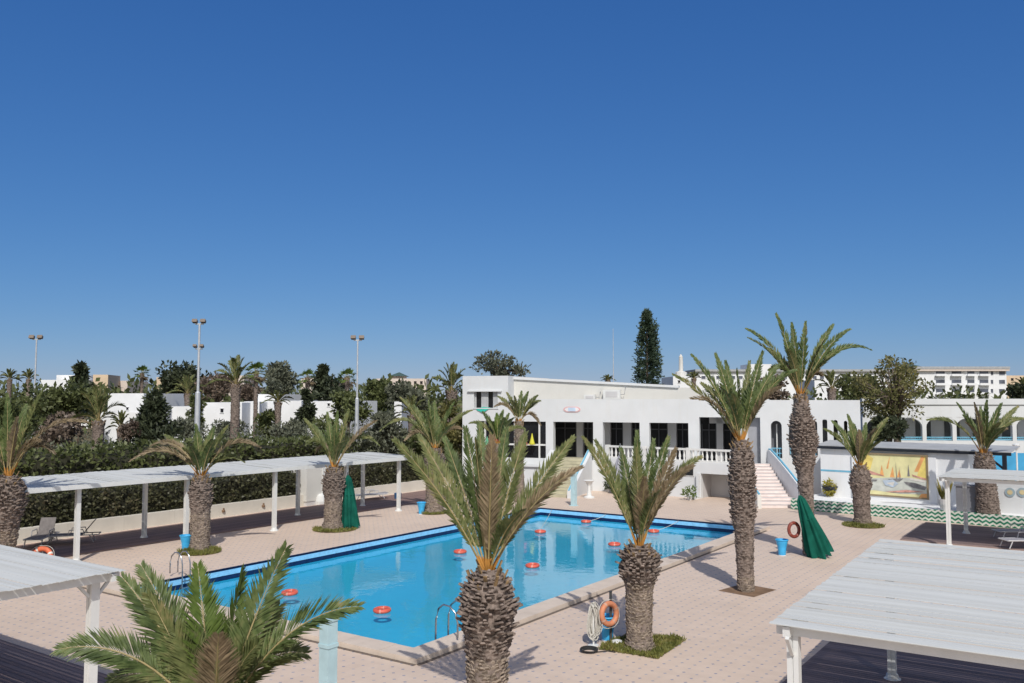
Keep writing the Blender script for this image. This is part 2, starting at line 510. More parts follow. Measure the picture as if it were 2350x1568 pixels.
def grown_tree(name, label, cat, base, h, crown_r, crown_h, mat_, r, nblob=14, nleaf=130, L=.5, W=.3,
               trunk_r=.2, crown_z=None, blob=.38, bark=None, shape=None, group=None, shell=.35, visible_limbs=True):
    base = Vector(base)
    t = thing(name, base, label, cat, group)
    if crown_z is None: crown_z = h - crown_h/2
    tm = MB(); tm.tube([base+Vector((0,0,-.1)), base+Vector((.05,0,crown_z*.4)), base+Vector((-.05,.05,crown_z))],
                       [trunk_r*1.25, trunk_r, trunk_r*.5], 8)
    cm = MB()
    cent = base + Vector((0,0,crown_z))
    for i in range(nblob):
        d = rand_dir(r); k = r.random()**.45
        p = Vector((d.x*crown_r, d.y*crown_r, d.z*crown_h/2))*k*.82
        if shape == 'cone':
            u = r.random()**1.2
            a = r.uniform(0, 2*math.pi); rr = crown_r*(1-u)*math.sqrt(r.random())*.9
            p = Vector((rr*math.cos(a), rr*math.sin(a), (u-.5)*crown_h))
        bc = cent + p
        br = crown_r*blob*r.uniform(.65,1.25)
        if shape == 'cone': br *= (1.15-.75*u)
        if visible_limbs: tm.tube([base+Vector((0,0,crown_z*.6)), base+Vector((p.x*.4,p.y*.4,crown_z+p.z*.3-.2*crown_h*.3)), bc],
                                  [trunk_r*.5, trunk_r*.28, trunk_r*.08], 5)
        leaf_blob(cm, bc, (br, br, br*.8), nleaf, L, W, r, shell)
    tm.build('trunk', bark or BARK, t, smooth=True)
    cm.build('crown', mat_, t)
    return t

# ------------------------------------------------------------------ palms
def frond_mesh(P0, P1, P2, axis0, r, leafmat_, nl=36, LL=.38, LW=.03, ang=31, vee=30, twist=0, rib=.022, t0=.19, orange=True, back=False):
    """one pinnate frond on a quadratic curve; returns MB (mats: leaflet, rib, rib base)"""
    mb = MB()
    N = 12
    def B(t): return P0*(1-t)**2 + P1*2*t*(1-t) + P2*t*t
    def T(t): return ((P1-P0)*(1-t) + (P2-P1)*t).normalized()
    out = Vector((P2.x-axis0.x, P2.y-axis0.y, 0))
    if out.length < .15: out = Vector((r.uniform(-1,1), r.uniform(-1,1), 0))
    out.normalize()
    S0 = out.cross(Vector((0,0,1)))
    mb.mi = 2 if orange else 1
    mb.tube([B(0), B(.06), B(.13)], [rib*1.9, rib*1.5, rib*1.15], 5, cap=False)
    mb.mi = 1
    mb.tube([B(.13+.87*i/N) for i in range(N+1)], [rib*(1.15-.95*i/N) for i in range(N+1)], 4, cap=False)
    mb.mi = 0
    nl = int(nl*1.35); LW *= 1.55
    for i in range(nl):
        t = t0 + (1-t0)*(i+r.random()*.6)/nl
        p, tg = B(t), T(t)
        S = (S0 - tg*S0.dot(tg)).normalized()
        nn = S.cross(tg)
        if nn.dot(out) > 0 and nn.z < 0: nn = -nn
        tw = twist*(1+.4*t)
        S, nn = S*math.cos(tw)+nn*math.sin(tw), nn*math.cos(tw)-S*math.sin(tw)
        u = (t-t0)/(1-t0)
        ln = LL*(.35+.65*min(1, u/.28))*(1-.74*max(0,(u-.5)/.5)**1.2)
        for sgn in (-1, 1):
            if r.random() < .03: continue
            a = R(ang*(1.12-.45*u)+r.uniform(-6,6)); v = R(vee+r.uniform(-14,10))
            d = tg*math.cos(a) + (S*sgn*math.cos(v) + nn*math.sin(v))*math.sin(a)
            d.z -= .10*r.random(); d.normalize()
            wd = LW*r.uniform(.8,1.15)
            l2 = ln*r.uniform(.82,1.1)
            w = d.cross(nn)
            if w.length < .05: w = tg.copy()
            w = (w.normalized()*.75 + nn*r.uniform(-.45,.45)).normalized()*wd*.5
            mid = p + d*l2*.42
            tip = p + d*l2; tip.z -= l2*.07
            mb.add([p, mid+w, tip, mid-w], [(0,1,2,3)])
    return mb

def palm_trunk(base, top, prof, r, scale_w=.13, ring=.075, jag=1.0, lo=None):
    """prof: list of (u along trunk 0..1, radius, scale protrusion). Returns MB with leaf-base scales."""
    mb = MB()
    base, top = Vector(base), Vector(top)
    H = (top-base).length; ax = (top-base).normalized()
    s = ax.cross(Vector((0,1,0))).normalized(); u_ = s.cross(ax)
    def interp(u, k):
        for i in range(len(prof)-1):
            if prof[i][0] <= u <= prof[i+1][0]:
                f = (u-prof[i][0])/max(1e-6, prof[i+1][0]-prof[i][0])
                f = f*f*(3-2*f)
                return prof[i][k]*(1-f)+prof[i+1][k]*f
        return prof[-1][k] if u > .5 else prof[0][k]
    n = 24
    pts = []
    mb.mi = 0
    mb.tube([base+ax*H*(i/n)-Vector((0,0,.15 if i==0 else 0)) for i in range(n+1)], [interp(i/n,1)*.97 for i in range(n+1)], 18)
    nr = int(H/ring)
    for i in range(nr):
        u = (i+.5)/nr
        rad, e = interp(u,1), interp(u,2)
        k = max(7, int(2*math.pi*rad/scale_w))
        mb.mi = 1 if (lo is not None and u < lo) else 0
        for j in range(k):
            a = 2*math.pi*(j + .5*(i%2))/k + r.uniform(-.12,.12)*jag
            rd = s*math.cos(a)+u_*math.sin(a); tg = ax.cross(rd)
            hh = ring*r.uniform(1.1,1.7)*(1+e*3); w = scale_w*r.uniform(.75,1.1)*.55
            ee = e*r.choice((.4,.7,1,1.2,1.7))*r.uniform(.8,1.2)
            if r.random() < .10: continue
            c0 = base+ax*(H*u+r.uniform(-.25,.25)*ring)+rd*rad*.95
            b = [c0-tg*w-ax*hh*.1, c0+tg*w-ax*hh*.1, c0+tg*w*.9+ax*hh*.4, c0-tg*w*.9+ax*hh*.4]
            oc = c0+rd*ee+ax*(hh*.5 + ee*.18)+tg*r.uniform(-.3,.3)*w
            q = .72 if e > .05 else .4
            tp = [oc-tg*w*q-ax*hh*.14, oc+tg*w*q-ax*hh*.14, oc+tg*w*q*.7+ax*hh*.12-rd*.012, oc-tg*w*q*.7+ax*hh*.12-rd*.012]
            mb.add(b+tp, [(0,1,5,4),(1,2,6,5),(2,3,7,6),(3,0,4,7),(4,5,6,7)])
    # cut leaf stubs round the heart
    mb.mi = 2
    rt = interp(1, 1)+.03
    for i in range(18):
        a = i*2.399; q = (i/18)
        rd = s*math.cos(a)+u_*math.sin(a)
        st = base+ax*(H-.05-.30*q)+rd*(interp(1-.34*q/H,1)*.9)
        ln = r.uniform(.10,.26)
        d = (rd*r.uniform(.35,.8)+ax).normalized()
        mb.beam(st, st+d*ln, .06*r.uniform(.7,1.2), .03, up=tuple(rd))
    return mb

def palm(label, base, heart_px, prof_px, fronds, r, dep=None, nl=36, LL=.38, LW=.03, sw=.13, ring=.075, lo=.5,
         rib=.02, extra=4, exlen=2.2, ang=33, vee=30, group='date palms around the pool', mats=None, ztop=None, cat='palm tree'):
    """fronds: (tipx, tipy, arch_px, depth_offset, twist_deg, mat)"""
    base = Vector(base)
    d0 = dep if dep is not None else depth(base)
    heart = D(heart_px[0], heart_px[1], d0)
    t = thing('palm_tree', base, label, cat, group)
    ppm = FOC/d0
    prof = [(u, w/2/ppm-e*.8, e) for (u, w, e) in prof_px]
    palm_trunk(base, heart, prof, r, sw, ring, lo=lo).build('trunk', [TRUNK, TRUNKLOW, STUB], t)
    M_ = mats or {'g': LF_G, 'o': LF_O, 'd': LF_D, 'y': LF_Y}
    def emit(P2, P1, tw, mk, length_scale=1):
        rr = prof[-1][1]*.35
        dirv = Vector((P2.x-heart.x, P2.y-heart.y, 0))
        if dirv.length > .01: dirv.normalize()
        P0 = heart + dirv*rr*.5 + Vector((0,0,-.12*length_scale))
        mb = frond_mesh(P0, P1, P2, heart, r, None, nl, LL, LW, ang=ang, vee=vee, twist=tw, rib=rib)
        mb.build('frond', [M_[mk], RACHIS, RACHISO], t)
    for (tx, ty, arch, dd, tw, mk) in fronds:
        P2 = D(tx, ty, d0+dd)
        cx = heart_px[0] + .42*(tx-heart_px[0]); cy = heart_px[1] + .5*(ty-heart_px[1]) - arch*1.35
        P1 = D(cx, cy, d0+dd*.38)
        emit(P2, P1, R(tw), mk)
    fwd = Vector((-SY, CY, 0)); lat = Vector((CY, SY, 0))
    for k in range(extra):                      # fronds leaning towards and away from the photographer's side
        sgn = 1 if k % 3 else -1
        a = r.uniform(-.75,.75)
        o = fwd*sgn*math.cos(a) + lat*math.sin(a)
        el = R(r.uniform(48,72)) if sgn > 0 else R(r.uniform(35,55))
        ln = exlen*r.uniform(.75,1.0)
        P2 = heart + o*math.cos(el)*ln + Vector((0,0,math.sin(el)*ln*.92))
        P1 = heart + o*math.cos(el)*ln*.36 + Vector((0,0,math.sin(el)*ln*.62))
        emit(P2, P1, R(r.uniform(-25,25)), r.choice('go'))
    return t

pr = random.Random(21)
# row along the right side of the pool
palm('date palm with a bright green crown cut off by the bottom edge', C2W((490-1175)/FOC*10.6, 10.6), (492,1668),
     [(0,72,.03),(.55,72,.04),(.85,92,.09),(1,60,.05)],
     [(135,1490,95,-.2,38,'g'),(282,1327,22,.3,30,'g'),(325,1300,20,.6,22,'g'),(454,1300,0,.5,8,'y'),(556,1309,0,.8,-62,'y'),
      (657,1256,10,.5,-48,'g'),(640,1392,30,.7,-25,'o'),(823,1392,95,-.1,-32,'g'),(501,1462,-10,-.75,4,'d'),(340,1365,-5,.25,60,'o'),
      (590,1480,30,-.3,-50,'o'),(410,1440,15,.2,35,'o'),(700,1500,80,.4,-30,'o'),(250,1560,80,.5,35,'o')],
     pr, nl=84, LL=.44, LW=.021, rib=.016, extra=3, exlen=1.4, lo=.4, ang=42, vee=22)
palm('stout date palm standing before the pool, its trunk swollen below an orange heart', G(1117,1704), (1120,1308),
     [(0,112,.035),(.45,96,.035),(.56,104,.05),(.66,122,.09),(.78,134,.11),(.88,118,.09),(.95,86,.06),(1,46,.03)],
     [(906,1011,18,.1,35,'o'),(963,1002,6,.7,30,'o'),(1021,1006,0,.9,20,'g'),(1068,983,0,.6,12,'g'),(1129,1002,-5,-.8,3,'d'),
      (1206,994,4,.7,-25,'o'),(1316,1004,14,.8,-40,'o'),(1334,1073,42,-.1,-28,'d'),(1100,975,0,1.2,0,'g'),(1162,985,0,1.0,-10,'g'),
      (1290,1100,40,.6,-35,'g'),(1090,1010,0,-.3,20,'o')],
     pr, nl=80, LL=.41, LW=.023, rib=.018, extra=2, exlen=2.0, ang=36, vee=26, sw=.11, ring=.06, lo=.5)
palm('short date palm on the diamond of grass beside the hanging lifebuoy', G(1467,1488), (1467,1252),
     [(0,74,.02),(.1,62,.02),(.55,66,.025),(.62,76,.06),(.76,94,.11),(.87,90,.11),(.95,66,.07),(1,38,.03)],
     [(1337,1003,14,.2,35,'o'),(1367,1012,5,.8,30,'o'),(1462,992,0,.6,10,'g'),(1460,1030,0,-.4,5,'o'),(1534,1003,4,.5,-30,'g'),
      (1550,1030,0,-.1,-65,'d'),(1609,1050,46,.2,-30,'o'),(1480,1098,-5,-.9,0,'d'),(1425,1030,0,1.0,20,'g'),(1500,1010,0,1.0,-10,'g'),
      (1590,1070,40,-.4,-40,'d')],
     pr, nl=66, LL=.40, LW=.026, rib=.018, extra=2, exlen=2.0, ang=36, sw=.11, ring=.065, lo=.62)
palm('tall date palm rising from a bare square of soil on the deck', G(1712,1356), (1700,1012),
     [(0,42,.02),(.12,40,.02),(.35,45,.035),(.55,60,.06),(.75,64,.07),(.88,54,.06),(.95,44,.04),(1,34,.03)],
     [(1587,815,20,.4,35,'g'),(1642,812,6,.7,30,'g'),(1545,860,22,-.2,38,'o'),(1587,915,42,-.7,30,'d'),(1690,848,0,-.3,70,'g'),
      (1750,808,6,.8,-30,'g'),(1787,838,26,.6,-35,'g'),(1826,850,44,0,-32,'g'),(1790,890,30,-.6,-35,'d'),(1665,830,0,1.0,15,'g'),
      (1720,830,0,1.2,-12,'o'),(1760,900,20,1.0,-30,'o'),(1610,880,20,1.0,30,'o')],
     pr, nl=52, LL=.40, LW=.036, rib=.02, extra=4, exlen=2.6, sw=.12, ring=.075, lo=.1)
palm('tallest date palm, leaning behind the tilted green parasol, its crown against the sky', G(1858,1273), (1837,906),
     [(0,31,.02),(.2,31,.02),(.48,37,.03),(.60,54,.06),(.70,65,.09),(.82,58,.08),(.90,40,.05),(1,28,.03)],
     [(1781,721,12,.5,30,'g'),(1712,755,32,.2,35,'g'),(1717,776,26,-.4,30,'o'),(1817,742,0,.9,12,'g'),(1849,740,0,.4,-8,'g'),
      (1912,745,16,.8,-32,'g'),(1950,756,30,.3,-35,'g'),(1999,803,66,.2,-30,'g'),(1892,782,8,-.7,-28,'o'),(1797,848,24,.4,30,'d'),
      (1885,862,26,-.5,-30,'d'),(1760,800,20,1.0,30,'o'),(1940,800,34,1.1,-30,'o'),(1765,850,40,-.6,40,'o')],
     pr, nl=46, LL=.42, LW=.045, rib=.022, extra=4, exlen=2.6, sw=.13, ring=.085, lo=.3)
palm('short thick date palm ringed by low green plants, in front of the sailing mural', G(1980,1203), (1973,1068),
     [(0,44,.02),(.12,38,.02),(.5,40,.03),(.68,52,.05),(.82,46,.05),(.92,34,.03),(1,26,.03)],
     [(1892,985,14,.3,35,'o'),(1910,967,10,.8,30,'g'),(1945,952,4,.5,20,'g'),(2037,960,12,.3,-32,'o'),(1972,988,0,-.6,3,'d'),
      (1987,972,0,.7,-12,'g'),(2010,985,10,-.5,-35,'d'),(1960,975,0,1.0,10,'g')],
     pr, nl=40, LL=.42, LW=.05, rib=.024, extra=4, exlen=2.2, sw=.14, ring=.09, lo=.1)
PT = D(2268, 1186, 41.9)
palm('thick date palm growing in the tiled planter behind the white pergola', (PT.x,PT.y,.35), (2257,1040),
     [(0,54,.03),(.5,46,.04),(.8,48,.05),(1,32,.04)],
     [(2196,926,10,.3,32,'g'),(2236,926,0,-.4,15,'d'),(2265,920,0,.2,-5,'g'),(2298,926,6,.4,-30,'g'),(2336,933,12,.6,-35,'o'),
      (2128,964,40,.2,32,'o'),(2356,962,36,.4,-30,'o'),(2216,971,14,-.6,30,'d'),(2250,935,0,1.0,0,'g'),(2310,985,16,-.5,-30,'d')],
     pr, dep=41.9, nl=40, LL=.42, LW=.05, rib=.024, extra=4, exlen=2.4, sw=.14, ring=.09, lo=.0)
# row along the left side of the pool
P8 = C2W((14-1175)/FOC*30.0, 30.0)
palm('date palm at the left edge with dead brown fronds hanging under its crown', P8, (18,1092),
     [(0,72,.03),(.2,62,.03),(.5,68,.05),(.72,88,.10),(.86,82,.10),(.95,60,.06),(1,40,.04)],
     [(100,893,8,.3,-35,'o'),(203,970,66,.2,-28,'d'),(17,905,0,.4,5,'g'),(-30,915,5,.2,30,'g'),(-90,985,40,.0,30,'o'),
      (92,1012,34,-.4,-30,'d'),(60,930,5,.9,-20,'g'),(-50,1040,40,-.5,30,'d'),(125,1040,60,.6,-35,'d'),(40,960,0,-.6,-10,'d')],
     pr, nl=46, LL=.40, LW=.04, rib=.02, extra=3, exlen=2.2, sw=.13, ring=.08, lo=.45)
palm('date palm beside a blue bin, growing from a patch of flowers by the pool', G(458,1262), (462,1092),
     [(0,56,.02),(.1,46,.02),(.5,46,.03),(.62,52,.05),(.80,54,.07),(.90,44,.05),(1,28,.03)],
     [(298,1059,62,.0,30,'d'),(347,1023,50,.6,30,'d'),(379,999,16,1.0,28,'o'),(449,976,0,.4,10,'g'),(491,979,2,.7,-15,'g'),
      (522,979,8,.3,-30,'o'),(597,1027,58,.1,-28,'d'),(420,1030,10,-.5,30,'o'),(485,1010,0,-.6,-10,'g'),(560,1060,36,.7,-28,'o')],
     pr, nl=44, LL=.40, LW=.042, rib=.02, extra=4, exlen=2.2, sw=.12, ring=.08, lo=.5)
palm('date palm beside the upright folded green parasol', G(763,1214), (767,1072),
     [(0,54,.02),(.12,42,.02),(.48,42,.03),(.58,50,.06),(.76,54,.08),(.89,44,.05),(1,28,.03)],
     [(698,961,10,.3,30,'o'),(702,1022,44,-.3,30,'o'),(751,947,0,.7,10,'g'),(775,945,0,.3,-5,'g'),(801,940,5,.5,-28,'o'),
      (864,966,18,.1,-35,'d'),(870,1022,60,.4,-28,'o'),(767,987,0,-.6,4,'g'),(720,975,6,1.0,25,'g'),(725,1040,40,.7,30,'d')],
     pr, nl=42, LL=.40, LW=.046, rib=.02, extra=4, exlen=2.3, sw=.12, ring=.085, lo=.45)
palm('date palm near the far corner of the pool with a long arching left frond', G(995,1177), (999,1030),
     [(0,52,.02),(.12,40,.02),(.5,42,.03),(.8,50,.07),(1,26,.04)],
     [(871,990,66,.1,28,'o'),(918,912,14,.6,30,'o'),(983,921,0,.4,5,'g'),(997,921,0,.9,-5,'g'),(1042,924,6,.2,-30,'g'),
      (1083,942,22,.4,-32,'o'),(979,947,0,-.6,5,'o'),(950,930,4,1.0,20,'g'),(930,1010,40,-.5,30,'d'),(1060,985,26,-.4,-30,'d')],
     pr, nl=38, LL=.42, LW=.05, rib=.022, extra=4, exlen=2.4, sw=.13, ring=.09, lo=.4)
palm('slim date palm in front of the wide clubhouse window', G(1192,1152), (1191,968),
     [(0,26,.02),(.5,22,.02),(.85,24,.03),(1,20,.03)],
     [(1163,902,4,.3,25,'o'),(1197,898,0,.6,0,'g'),(1180,910,0,-.4,10,'o'),(1212,900,3,.2,-25,'g'),(1234,908,8,.2,-32,'o'),
      (1240,920,14,.8,-32,'o'),(1143,910,10,.5,30,'o'),(1136,933,26,.2,30,'d'),(1240,975,32,-.3,-30,'d')],
     pr, nl=34, LL=.40, LW=.05, rib=.022, extra=1, exlen=2.0, sw=.13, ring=.11, lo=1)
palm('low green date palm left of the slim one, half hidden by the stout palm', G(1143,1160), (1143,1018),
     [(0,34,.02),(.6,34,.03),(1,24,.03)],
     [(1108,946,8,.2,30,'g'),(1140,950,0,.5,5,'y'),(1168,950,4,.3,-25,'g'),(1078,972,24,.2,30,'o'),(1205,985,24,.4,-30,'o'),
      (1125,965,4,-.5,20,'y'),(1160,975,6,-.5,-20,'g')],
     pr, nl=34, LL=.42, LW=.05, rib=.022, extra=4, exlen=2.2, sw=.14, ring=.11, lo=1)

def far_palm(label, px, ytop, ybase, dep, w, r, kind='date', tw=12, n=16, group='palms beyond the pool garden', z0=0.0):
    """px: crown centre x, ytop: top of crown, ybase: crown heart y, w: crown width in picture"""
    heart = D(px, ybase, dep); base = Vector((heart.x, heart.y, z0))
    t = thing('palm_tree', base, label, 'palm tree', group)
    ppm = FOC/dep
    rad = w/2/ppm; up = (ybase-ytop)/ppm
    rt = tw/2/ppm
    H = heart.z - z0
    if H > .3:
        prof = [(0, rt*1.1, .03), (.8, rt, .03), (1, rt*1.2, .05)]
        palm_trunk(base, heart, prof, r, .22, .2).build('trunk', [TRUNK, TRUNKLOW, STUB], t)
    cm = MB()
    if kind == 'date':
        for k in range(n):
            a = 2*math.pi*(k*.618) ; q = (k+.5)/n
            el = R(86 - 84*q)
            o = Vector((math.cos(a), math.sin(a), 0))
            L = math.hypot(rad, up)*r.uniform(.78,1.05)*(.92 if q < .8 else .85)
            P2 = heart + o*math.cos(el)*min(L, rad*1.05) + Vector((0,0,math.sin(el)*up - .18*L*q))
            P1 = heart + o*math.cos(el)*min(L, rad)*.42 + Vector((0,0,math.sin(el)*up*.62+.22*L*math.cos(el)))
            fm = frond_mesh(heart.copy(), P1, P2, heart, r, None, 22, .2*L+.05, .05*max(1,dep/60), twist=R(r.uniform(-30,30)), rib=.02, orange=False)
            cm.mi = 0
            o_ = len(cm.v); cm.v += fm.v; cm.f += [[i+o_ for i in f] for f in fm.f]; cm.m += [0 if x == 0 else 1 for x in fm.m]
    else:                                   # fan palm: stalks that end in fans
        for k in range(n):
            a = 2*math.pi*k*.618; q = (k+.5)/n
            el = R(80-135*q); o = Vector((math.cos(a), math.sin(a), 0))
            st = rad*.55; tip = heart + (o*math.cos(el)+Vector((0,0,math.sin(el))))*st
            cm.mi = 1; cm.tube([heart, tip], [.03, .02], 4, cap=False)
            cm.mi = 2 if q > .72 else 0
            d = (o*math.cos(el)+Vector((0,0,math.sin(el)))).normalized(); s = Vector((-o.y, o.x, 0)); nn = s.cross(d)
            for j in range(13):
                b = R(-95+190*j/12)
                dd = (d*math.cos(b)+s*math.sin(b)+nn*r.uniform(-.2,.2)).normalized(); dd.z -= .15
                leaf(cm, tip, dd, nn, rad*.5*r.uniform(.8,1.1), rad*.13)
    cm.build('crown', [LF_O if kind == 'date' else LF_Y, RACHIS, LF_D], t)
    return t

fr = random.Random(5)
FP = [ # label, px, ytop, heart y, depth, width, kind, trunk px
 ('date palm with a grey trunk standing behind the pergola roof on the far left', 226, 878, 968, 62, 120, 'date', 24),
 ('small young palm against the white villa wall left of the dark conifer', 277, 942, 985, 74, 62, 'date', 14),
 ('tall date palm with an orange heart right of the tallest floodlight mast', 541, 816, 885, 78, 130, 'date', 20),
 ('fan palm with a skirt of dead leaves next to the tall date palm', 588, 822, 856, 92, 62, 'fan', 9),
 ('lone fan palm whose round head stands clear against the sky', 326, 836, 858, 130, 46, 'fan', 7),
 ('leftmost far palm on the skyline at the picture edge', 22, 846, 872, 125, 56, 'date', 9),
 ('far palm on the skyline just left of the first floodlight mast', 66, 846, 872, 118, 44, 'date', 9),
 ('date palm under the big dark tree left of the tallest mast', 430, 858, 905, 100, 90, 'date', 12),
 ('fan palm with drooping pale leaves left of the short floodlight mast', 797, 846, 868, 100, 56, 'fan', 9),
 ('fan palm with a tawny skirt in front of a small white house', 706, 848, 868, 105, 50, 'fan', 9),
 ('yellow green palm with a dark trunk between the two white villas', 638, 895, 925, 84, 76, 'date', 14),
 ('wide date palm crown against the left end of the clubhouse', 1036, 832, 900, 66, 110, 'date', 22),
 ('blue green palm low in the trees right of the short floodlight mast', 945, 908, 955, 72, 100, 'date', 16),
 ('palm head peeping over the clubhouse roof beside the aerial', 1394, 860, 874, 105, 42, 'date', 9),
 ('dark palm behind the clubhouse right of the tallest palm', 1908, 850, 893, 84, 90, 'date', 16),
 ('small palm head behind the clubhouse near the white chimney', 1592, 852, 870, 100, 40, 'date', 8),
 ('palm at the right picture edge beside the far hotel', 2348, 865, 890, 120, 60, 'date', 10),
 ('low dark palm on the slope behind the clubhouse roof', 1660, 880, 903, 90, 70, 'date', 12),
]
for (lb, px, yt, yh, dp, w, kd, tw) in FP: far_palm(lb, px, yt, yh, dp, w, fr, kd, tw)

# ------------------------------------------------------------------ trees and hedges
tr = random.Random(11)
def tree_px(name, label, px, ytop, ybot, w, dep, mat_, cat='tree', **kw):
    top = D(px, ytop, dep); bot = D(px, ybot, dep); ppm = FOC/dep
    ch = top.z - bot.z
    return grown_tree(name, label, cat, (top.x, top.y, 0), top.z, w/2/ppm, ch, mat_, tr, crown_z=(top.z+bot.z)/2, **kw)
tree_px('cypress_tree', 'dark bushy cypress standing before the pale houses on the left skyline', 186, 840, 945, 76, 105, FO_DK, shape='cone', nblob=30, nleaf=90, L=.7, W=.4, blob=.5, visible_limbs=False)
tree_px('conifer_tree', 'dark spreading conifer in front of the white villa wall', 356, 900, 1012, 118, 74, FO_DK, shape='cone', nblob=40, nleaf=100, L=.5, W=.2, blob=.4, visible_limbs=False)
tree_px('gum_tree', 'big dark gum tree left of the tallest floodlight mast', 420, 836, 910, 118, 122, FO_DK, nblob=22, nleaf=120, L=.7, W=.35)
tree_px('bare_tree', 'rusty brown half bare tree right of the tallest floodlight mast', 502, 850, 925, 96, 116, FO_BR, nblob=16, nleaf=90, L=.6, W=.3)
tree_px('pine_tree', 'rounded grey green tree right of the fan palm with a skirt', 650, 834, 910, 92, 124, FO_GY, nblob=20, nleaf=120, L=.6, W=.3)
tree_px('cypress_tree', 'dark pointed tree behind the white house in the middle distance', 742, 842, 920, 62, 118, FO_DK, shape='cone', nblob=26, nleaf=90, L=.6, W=.35, blob=.5, visible_limbs=False)
tree_px('broadleaf_tree', 'dark round tree just right of the short floodlight mast', 868, 858, 960, 84, 112, FO_MD, nblob=18, nleaf=120, L=.6, W=.35)
tree_px('broadleaf_tree', 'grey bushy tree below the pavilion with a dark roof', 930, 874, 970, 96, 108, FO_GY, nblob=18, nleaf=120, L=.6, W=.35)
tree_px('broadleaf_tree', 'tall yellow green shrubby tree against the left end of the clubhouse', 1035, 905, 1075, 78, 63.5, FO_OL, nblob=22, nleaf=150, L=.35, W=.2)
tree_px('broadleaf_tree', 'broad round green tree at the far left behind the first mast', 135, 872, 985, 150, 84, FO_MD, nblob=24, nleaf=130, L=.5, W=.3)
tree_px('broadleaf_tree', 'brown tinged bushy tree low behind the left palm', 140, 945, 1040, 120, 68, FO_BR, nblob=16, nleaf=120, L=.4, W=.22)
tree_px('cypress_tree', 'small dark cypress in front of the white house wall', 702, 896, 985, 44, 88, FO_DK, shape='cone', nblob=20, nleaf=90, L=.45, W=.25, blob=.55, visible_limbs=False)
tree_px('gum_tree', 'airy gum tree on the skyline behind the left end of the clubhouse', 1150, 796, 890, 150, 92, FO_GY, nblob=40, nleaf=42, L=.42, W=.2, blob=.17, shell=.05)
tree_px('broadleaf_tree', 'loose olive green tree right of the clubhouse with sky showing through', 2052, 806, 990, 226, 66, FO_OL, nblob=60, nleaf=50, L=.30, W=.17, blob=.16, shell=.1, trunk_r=.28)
tree_px('broadleaf_tree', 'dark bush under the loose olive tree beside the clubhouse corner', 2040, 950, 1022, 84, 64, FO_DK, cat='bush', nblob=12, nleaf=110, L=.4, W=.22)
tree_px('broadleaf_tree', 'dark tree on the slope behind the clubhouse left of the olive green tree', 1965, 862, 925, 100, 98, FO_MD, nblob=14, nleaf=110, L=.5, W=.3)
tree_px('broadleaf_tree', 'dull brown tree behind the clubhouse roof left of the tallest palm', 1775, 868, 930, 90, 96, FO_BR, nblob=12, nleaf=110, L=.5, W=.3)
tree_px('broadleaf_tree', 'dark green tree at the right edge in front of the far beige house', 2335, 885, 915, 60, 112, FO_DK, nblob=10, nleaf=90, L=.5, W=.3)
tree_px('broadleaf_tree', 'bushy green tree at the far left edge behind the pergola', 20, 900, 1050, 120, 60, FO_MD, nblob=16, nleaf=120, L=.4, W=.22)
tree_px('broadleaf_tree', 'mid green tree behind the small white house right of the two villas', 800, 890, 985, 90, 90, FO_MD, nblob=16, nleaf=120, L=.45, W=.25)
tree_px('broadleaf_tree', 'dark green tree filling the gap left of the clubhouse', 985, 945, 1060, 110, 68, FO_MD, nblob=18, nleaf=130, L=.4, W=.22)
tree_px('broadleaf_tree', 'grey green tree low between the short mast and the clubhouse', 885, 935, 1050, 110, 70, FO_GY, nblob=16, nleaf=130, L=.4, W=.22)

for (lb, px, yt, yb, w, dp, mt, L_) in (
  ('low grey green bush in front of the long white villa', 430, 958, 1010, 90, 84, FO_GY, .4),
  ('bush with dull green leaves at the foot of the tall date palm', 520, 962, 1012, 80, 86, FO_GY, .4),
  ('taller green bush hiding the narrow white house front', 612, 935, 1010, 62, 84, FO_MD, .4),
  ('grey green bush below the blank fronted white house', 668, 968, 1015, 84, 83, FO_GY, .4),
  ('dark green bush right of the small dark cypress', 748, 958, 1012, 80, 82, FO_MD, .4),
  ('dry brown bush left of the conifer', 296, 962, 1010, 44, 72, FO_BR, .3),
  ('slim olive green tree between the two wings of the white villa', 452, 898, 990, 40, 90, FO_MD, .4),
  ('thin grey tree behind the narrow white house', 628, 862, 930, 44, 112, FO_GY, .45),
  ('dark tree behind the stepped white house', 770, 858, 930, 70, 112, FO_DK, .5),
  ('ragged brown tree behind the right end of the white villa wing', 575, 872, 925, 60, 112, FO_BR, .45)):
    tree_px('broadleaf_tree', lb, px, yt, yb, w, dp, mt, cat='bush' if 'bush' in lb else 'tree', nblob=16, nleaf=90, L=L_, W=L_*.5, blob=.34)

